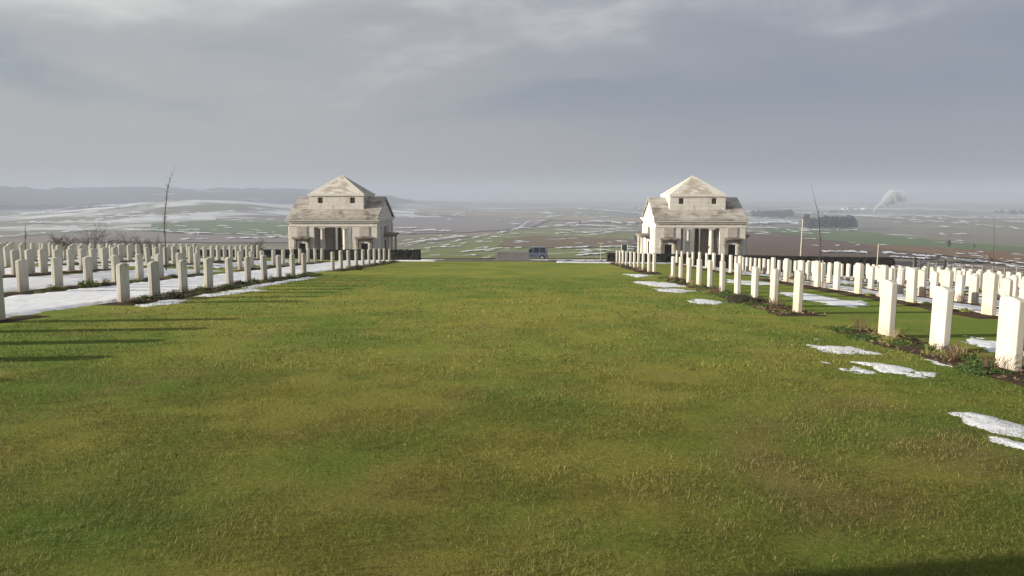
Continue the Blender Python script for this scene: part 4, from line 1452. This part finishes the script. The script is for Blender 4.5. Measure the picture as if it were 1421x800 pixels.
def fence():
    pts = [(1268, 78), (1290, 75.5), (1308, 73.5), (1323, 72), (1339, 70.4), (1354, 68.8), (1367, 67.4), (1383, 65.8), (1398, 64.2), (1416, 62.6), (1436, 61), (1458, 59.4)]
    # steady spacing along one straight line in the world
    a = ray(1268, 360) * 79.0
    b = ray(1470, 360) * 58.0
    root = empty('wire_fence', (a[0], a[1], float(gz(a[0], a[1]))))
    tag(root, 'post and wire fence along the field edge behind the right graves', 'fence')
    n = 15
    P = []
    for i in range(n):
        s = i / (n - 1)
        x, y = a[0] + (b[0] - a[0]) * s, a[1] + (b[1] - a[1]) * s
        z = float(gz(x, y))
        P.append((x, y, z))
        top = CAM_Z - .0825 * math.hypot(x, y) - 0.55 * s + 0.25
        h = max(1.1, min(2.0, top - z + 0.35))
        l = (x - a[0], y - a[1], z - root.location.z)
        MB().tube([(l[0], l[1], l[2] - .2), (l[0] + .02, l[1], l[2] + h)], [.06, .05], 7).build('fence_post', M_POST, root)
        P[-1] = (l[0], l[1], l[2] + h)
    for dz in (.08, .38, .68):
        MB().tube([(p[0], p[1], p[2] - dz) for p in P], .012, 4).build('wire', M_POST, root)


fence()
for px_, dd, hh, lb in ((1270, 77, 1.9, 'dark stubby post at the left end of the wire fence'), (1311.5, 72.5, 1.9, 'dark thick post standing beside the wire fence middle')):
    pole('gate_post', px_, 362, dd, hh, .13, 0, M_BLACKPOST, lb, 'post', .9)


def notice_board():
    v = ray(866.5, 350) * 100
    zb = float(gz(v[0], v[1]))
    root = empty('notice_board', (v[0], v[1], zb))
    tag(root, 'dark panel between two pale posts left of the right pavilion', 'notice board')
    for s in (-1, 1):
        MB().box(s * .36 - .03, s * .36 + .03, -.03, .03, -.2, 1.95).build('post', M_WHITE, root)
    MB().box(-.329, .329, -.02, .02, 1.0, 1.9).build('panel', M_BLACKTRIM, root)


notice_board()


M_STRAWPOST = simple('dull_yellow_paint', (0.42, 0.38, 0.24), 0.7, 8.0)


def road_sign():
    v = ray(833.5, 360.5) * 107
    zb = float(gz(v[0], v[1]))
    root = empty('road_sign', (v[0], v[1], zb))
    tag(root, 'thin pale sign post with a small plate by the road', 'sign')
    MB().tube([(0, 0, -.2), (0, 0, 2.3)], .028, 8).build('post', M_STRAWPOST, root)
    MB().box(-.45, .45, -.03, .0, 2.2, 2.30).build('plate', M_STRAWPOST, root, bevel=.006)


road_sign()


def white_box():
    v = ray(957.5, 350) * 72.8
    zb = float(gz(v[0], v[1]))
    root = empty('letter_box', (v[0], v[1], zb))
    tag(root, 'small white box on a thin leg before the right pavilion columns', 'box')
    MB().tube([(0, 0, -.2), (0, 0, 1.13)], .03, 8).build('leg', M_POST, root)
    MB().prism([(-.17, 1.13), (.17, 1.13), (.17, 1.38), (0, 1.43), (-.17, 1.38)], 'y', -.12, .12).build('housing', M_WHITE, root, bevel=.01)


white_box()


# ------------------------------------------------------------------ trees
def branches(mb, p, d, L, r, lev, rr, up=.25, wig=.25, split=(2, 3), minr=.004):
    pts, rad = [p], [r]
    n = 4
    q = p.copy()
    dd = d.copy()
    for i in range(n):
        dd = dd + np.array([rr.gauss(0, wig), rr.gauss(0, wig), rr.gauss(0, wig) + up * .5]) * .5
        dd /= np.linalg.norm(dd)
        q = q + dd * L / n
        pts.append(q.copy())
        rad.append(max(minr, r * (1 - .55 * (i + 1) / n)))
    mb.tube(pts, rad, 5 if lev > 1 else 3, False)
    if lev > 0:
        for i in range(1, n + 1):
            for _ in range(rr.randint(*split) if i == n else rr.randint(1, 2)):
                nd = dd + np.array([rr.gauss(0, .75), rr.gauss(0, .75), rr.gauss(0, .5)])
                nd /= np.linalg.norm(nd)
                branches(mb, pts[i], nd, L * rr.uniform(.5, .78), max(minr, rad[i] * .62), lev - 1, rr, up, wig, split, minr)


def bare_tree(name, px, dist, h, label, seed, lev=3, group=None, spread=1.0, minr=.012, dz=0):
    rr = random.Random(seed)
    v = ray(px, 350)
    x, y = v[0] * dist, v[1] * dist
    root = empty(name, (x, y, float(gz(x, y)) + dz))
    tag(root, label, 'tree', group)
    tr = MB()
    p = [np.array([0, 0, -.3]), np.array([rr.gauss(0, .03), 0, h * .15]), np.array([rr.gauss(0, .05), rr.gauss(0, .05), h * .3])]
    tr.tube(p, [h * .028, h * .022, h * .017], 7)
    tr.build('trunk', M_BARK, root)
    cr = MB()
    for i in range(6):
        a = 6.28 * i / 6 + rr.uniform(-.4, .4)
        s_ = spread * rr.uniform(.35, 1)
        d = np.array([math.cos(a) * s_, math.sin(a) * s_, 1])
        branches(cr, p[2] - np.array([0, 0, rr.uniform(0, h * .12)]), d / np.linalg.norm(d), h * rr.uniform(.32, .42), h * .011, lev, rr, .2, .22, (2, 3), minr)
    cr.build('crown', M_TWIG, root)
    return root


def sapling(px, base_dist, top_px, top_py, label, seed, curve=1.0, twn=26, r0=.035, twl=.55):
    """thin young tree whose whip-like tip bends over"""
    rr = random.Random(seed)
    v = ray(px, 370)
    x, y = v[0] * base_dist, v[1] * base_dist
    zb = float(gz(x, y))
    vt = ray(top_px, top_py) * base_dist
    top = np.array([vt[0] - x, 0, CAM_Z + vt[2] - zb])
    root = empty('sapling', (x, y, zb))
    tag(root, label, 'tree')
    pts, rad = [], []
    for i in range(12):
        t = i / 11
        bx = top[0] * t ** 4 * curve + top[0] * t * (1 - curve) + rr.gauss(0, .015) * (0 < t < 1)
        pts.append(np.array([bx, rr.gauss(0, .012), top[2] * t - .1 * (t == 0)]))
        rad.append(max(.004, r0 * (1 - t) ** .8))
    MB().tube(pts, rad, 6).build('trunk', M_BARK, root, smooth=True)
    cr = MB()
    for i in range(twn):
        t = rr.uniform(.30, .92)
        k = t * 11
        a_, b_ = pts[int(k)], pts[min(11, int(k) + 1)]
        p = a_ + (b_ - a_) * (k - int(k))
        an = rr.uniform(0, 6.28)
        L = twl * rr.uniform(.3, 1.0) * (1.1 - t)
        d = np.array([math.cos(an) * .38, math.sin(an) * .38, 1.0])
        q1 = p + d * L * .5
        q2 = q1 + np.array([d[0] * .5, d[1] * .5, 1]) * L * .6
        cr.tube([p, q1, q2], [.0055, .004, .002], 4)
        if rr.random() < .6:
            cr.tube([q1, q1 + np.array([rr.gauss(0, .1), rr.gauss(0, .1), L * .4])], [.004, .002], 3)
    cr.build('crown', M_TWIG, root)
    return root


sapling(230.5, 35.5, 248, 231, 'tall thin sapling with a bent whip tip among the left graves', 4, 1.0, 90, .026, .6)
sapling(1138.5, 29.5, 1124, 258, 'thin dark sapling with a wavy tip beside the pale leaning pole', 9, .8, 24, .026, .45)
sapling(1381, 44, 1376, 300, 'faint slender sapling near the right edge of the graves', 13, .2, 14, .026, .4)
sapling(36, 47, 37, 308, 'small leafless sapling above the leftmost graves', 15, .2, 30, .025, .7)
# stake beside the right sapling
pole('tree_stake', 1140.5, 392, 29.2, 1.0, .02, .0, M_WOODPOLE, 'short pale stake holding the thin dark sapling', 'stake', .95)
for i, (px_, dd, hh, lb) in enumerate(((131, 74, 3.8, 'round bare tree, leftmost of the leafless clump behind the left graves'), (158, 76, 2.5, 'small bare bush beside the round leafless tree'),
                                       (184, 72, 3.1, 'bushy bare tree in the middle of the leafless clump'), (203, 74, 3.0, 'spreading bare tree just left of the tall thin sapling'),
                                       (214, 75, 2.8, 'twiggy bare tree directly behind the tall thin sapling'))):
    bare_tree('bare_tree', px_, dd, hh, lb, 40 + i, 2, 'leafless trees behind the left graves', 1.0, .0085)
bare_tree('dry_shrub', 356, 60, 1.55, 'reddish dry shrub peeping over the far left headstones', 77, 2, None, 1.4, .008, .2)
bare_tree('dry_shrub', 86, 49, 1.5, 'tan dry shrub behind the top of the left rows', 78, 2, None, 1.5, .007, .2)


# distant copse: each tree its own thing
def far_tree_mesh(seed, h, n=110):
    rr = random.Random(seed)
    mb = MB()
    for _ in range(n):
        t = rr.random() ** .8
        r = h * .24 * math.sqrt(max(.05, math.sin(math.pi * min(1, .18 + .8 * t)))) * math.sqrt(rr.random())
        a = rr.uniform(0, 6.28)
        c = np.array([r * math.cos(a), r * math.sin(a), h * (.18 + .8 * t)])
        s = h * rr.uniform(.035, .075)
        vs = [c + np.array([rr.gauss(0, 1), rr.gauss(0, 1), rr.gauss(0, 1)]) * s for _ in range(5)]
        mb.add(vs, [(0, 1, 2), (0, 2, 3), (0, 3, 4), (1, 2, 4)])
    return mb


FAR = []
for i in range(4):
    cm = far_tree_mesh(300 + i, 13 + i).mesh('crown', M_FARTREE)
    tm = MB().tube([(0, 0, -1), (.1, 0, 4), (.0, .1, 10)], [.35, .28, .1], 6).mesh('trunk', M_BARK)
    FAR.append((cm, tm))
rr = random.Random(21)
for i in range(26):
    px_ = 1119 + 66 * (i + rr.uniform(-.3, .3)) / 25
    g_ = onground(px_, 319.5)
    dd = np.hypot(*g_) * rr.uniform(1.0, 1.06)
    v = ray(px_, 319.5)
    x, y = v[0] * dd, v[1] * dd
    root = empty('copse_tree', (x, y, float(gz(x, y))), rr.uniform(0, 6))
    cm, tm = rr.choice(FAR)
    link('crown', cm, root)
    link('trunk', tm, root)
    sc = dd / 1115 * rr.uniform(12, 17.5) / 14.0
    root.scale = (sc * 1.15, sc * 1.15, sc)
    tag(root, 'dark tree in the small distant copse right of the pale leaning pole', 'tree', 'trees of the distant copse')
for (px_, py_, hp, lb) in ((1317, 344, 9, 'lone dark bush far out in the right fields'), (1352, 345, 5, 'tiny dark bush far out right of a larger one'),
                           (805, 313, 6, 'lone tiny dark tree in the snow-streaked fields beyond the van')):
    g_ = onground(px_, py_)
    root = empty('field_tree', (g_[0], g_[1], float(gz(*g_))))
    cm, tm = FAR[1]
    link('crown', cm, root)
    link('trunk', tm, root)
    s_ = np.hypot(*g_) / 1115 * hp / 14
    root.scale = (s_, s_, s_)
    tag(root, lb, 'tree')


# far woods that read as one mass
def woodland(x0, x1, py, hpx, n, seed, depth=1.10):
    rr = random.Random(seed)
    mb = MB()
    for i in range(n):
        px_ = rr.uniform(x0, x1)
        g_ = onground(px_, py)
        dd = np.hypot(*g_) * rr.uniform(1.0, depth)
        v = ray(px_, py)
        x, y = v[0] * dd, v[1] * dd
        h = dd / 1115 * hpx * rr.uniform(.7, 1.1)
        t = far_tree_mesh(seed + i, h, 26)
        zb = float(gz(x, y))
        mb.add([(p[0] * 1.5 + x, p[1] * 1.5 + y, p[2] * .95 + zb - .1 * h) for p in t.v], t.f)
    return tag(mb.build('woodland', M_FARTREE), kind='stuff')


woodland(1045, 1099, 303.5, 10, 90, 500)
woodland(1150, 1170, 297, 4, 20, 650)
woodland(1380, 1440, 298, 5, 60, 700)
woodland(880, 960, 291, 4, 40, 800)


# woods that cover the far ridge on the left: one rough canopy over the slope
def ridge_woods():
    az = np.radians(np.linspace(-40, -7.0, 420))
    r = np.linspace(2500, 3580, 90)
    A, D = np.meshgrid(az, r, indexing='ij')
    X, Y = np.sin(A) * D, np.cos(A) * D
    n_ = fbm(X / 160, Y / 160, 4)
    top = 9 + 9 * fbm(X / 30, Y / 30, 3)
    clear = (n_ - .36) * 60 - 30 * sstep(np.degrees(A), -11, -7)
    Z = gz(X, Y) + np.clip(np.minimum(top, clear), -6, 20)
    o = link('woodland', gridmesh('woodland', X, Y, Z, M_RIDGE))
    tag(o, kind='stuff')


M_RIDGE = simple('bare_winter_forest', (0.035, 0.040, 0.042), 0.95, 0.02, 0.35)
ridge_woods()


# a few far pale houses by the steam plume, a white shed in the left fields
def house(px_, py_, wpx, label, group=None, tall=.62):
    g_ = onground(px_, py_)
    s = np.hypot(*g_) / 1115 * wpx
    root = empty('house', (g_[0], g_[1], float(gz(*g_))), rr.uniform(-.4, .4))
    tag(root, label, 'building', group)
    MB().box(-s / 2, s / 2, -s * .3, s * .3, -2, s * tall).build('wall', M_WHITE, root)
    MB().prism([(-s * .33, s * tall), (s * .33, s * tall), (0, s * (tall + .28))], 'x', -s * .53, s * .53).build('roof', M_ROOF, root)


house(275, 326.5, 2.6, 'tiny white shed alone in the left snowy fields')
for q_, w_ in ((1169, 3.5), (1178, 4.5), (1187, 3.2), (1197, 4.2), (1206, 3.4)):
    house(q_, 291.5, w_, 'pale far-off building in the hazy village left of the steam plume', 'far-off village buildings')


# steam plume on the horizon
def plume():
    v_ = ray(1213, 292)
    dd = 2200.0
    u = dd / 1115
    base = np.array([v_[0] * dd, v_[1] * dd, float(gz(v_[0] * dd, v_[1] * dd))])
    rise = (CAM_Z + v_[2] * dd - base[2]) / u
    right = np.array([math.cos(_w), math.sin(_w), 0])
    mb = MB()
    pr = random.Random(31)
    path = [(0, 0, .7), (3, 3, 1.6), (8, 7, 3.0), (13, 11, 4.2), (19, 15, 5.0), (25, 17.5, 6.0), (32, 18.5, 6.4), (38, 18, 4.8), (43, 17, 1.5)]
    path = [(-1, 0, .5)] + [(px_, pz_ + rise, r_ * 1.35) for px_, pz_, r_ in path]
    n = 18
    vs, fs = [], []
    m = 30
    for i in range(m):
        t = i / (m - 1) * (len(path) - 1)
        k = min(int(t), len(path) - 2)
        f_ = t - k
        a_, b_ = np.array(path[k]), np.array(path[k + 1])
        p = a_ * (1 - f_) + b_ * f_
        for j in range(n):
            an = 6.283 * j / n
            r_ = p[2] * (0.55 + 0.9 * float(vnoise(np.array(i * .55 + 3), np.array(3 * math.cos(an) + 20 + 3 * math.sin(an)))))
            c = base + right * (p[0] + r_ * .6 * math.cos(an) * -.5) * u + np.array([0, math.sin(an) * r_ * u * .8, (p[1] + r_ * math.cos(an)) * u])
            vs.append(c)
    for i in range(m - 1):
        for j in range(n):
            fs.append((i * n + j, i * n + (j + 1) % n, (i + 1) * n + (j + 1) % n, (i + 1) * n + j))
    fs += [tuple(range(n)), tuple((m - 1) * n + j for j in range(n))]
    mb.add(vs, fs)
    mt, t = newmat('steam')
    P = t.n('ShaderNodeNewGeometry').outputs['Position']
    ds = t.n('ShaderNodeVectorMath', {0: P, 1: tuple(base)}, operation='DISTANCE').outputs['Value']
    dn = t.math('MULTIPLY', t.smooth(t.noise(P, 0.05, 4.0, 0.6), 0.30, 0.62), t.smooth(ds, 50 * u, 18 * u, 0.03, 0.5))
    pv = t.n('ShaderNodeVolumePrincipled', {'Color': (0.98, 0.98, 0.98, 1), 'Density': dn})
    t.n('ShaderNodeOutputMaterial', {'Volume': pv.outputs[0]})
    o = mb.build('steam_plume', mt, smooth=True)
    tag(o, 'white steam plume drifting right above the hazy horizon', 'steam')


plume()


# ------------------------------------------------------------------ memorial wing wall behind the photographer (its shadow crosses the lawn)
def wing_wall():
    x0, y0 = -6.0, 1.54
    zb = float(gz(x0, y0 - 4))
    root = empty('memorial_wall', (x0, y0, zb))
    tag(root, 'pale stone memorial wing wall behind the camera, seen only by its shadow', 'wall')
    MB().box(-.6, .0, -9, 0, -1.5, 3.2).build('wall', M_WALL, root, bevel=.02)
    MB().box(-.7, .1, -9.1, 0.0, 3.201, 3.42).build('coping', M_PALE, root, bevel=.02)


wing_wall()

# ------------------------------------------------------------------ haze
hm, t = newmat('haze')
pv = t.n('ShaderNodeVolumePrincipled', {'Color': (0.455, 0.51, 0.615, 1), 'Density': 4.3e-4, 'Anisotropy': 0.0})
t.n('ShaderNodeOutputMaterial', {'Volume': pv.outputs[0]})
zmin = -95.0
hz = MB().box(-9400, 9400, -9400, 9400, zmin, 45.0).build('haze', hm)
tag(hz, kind='stuff')
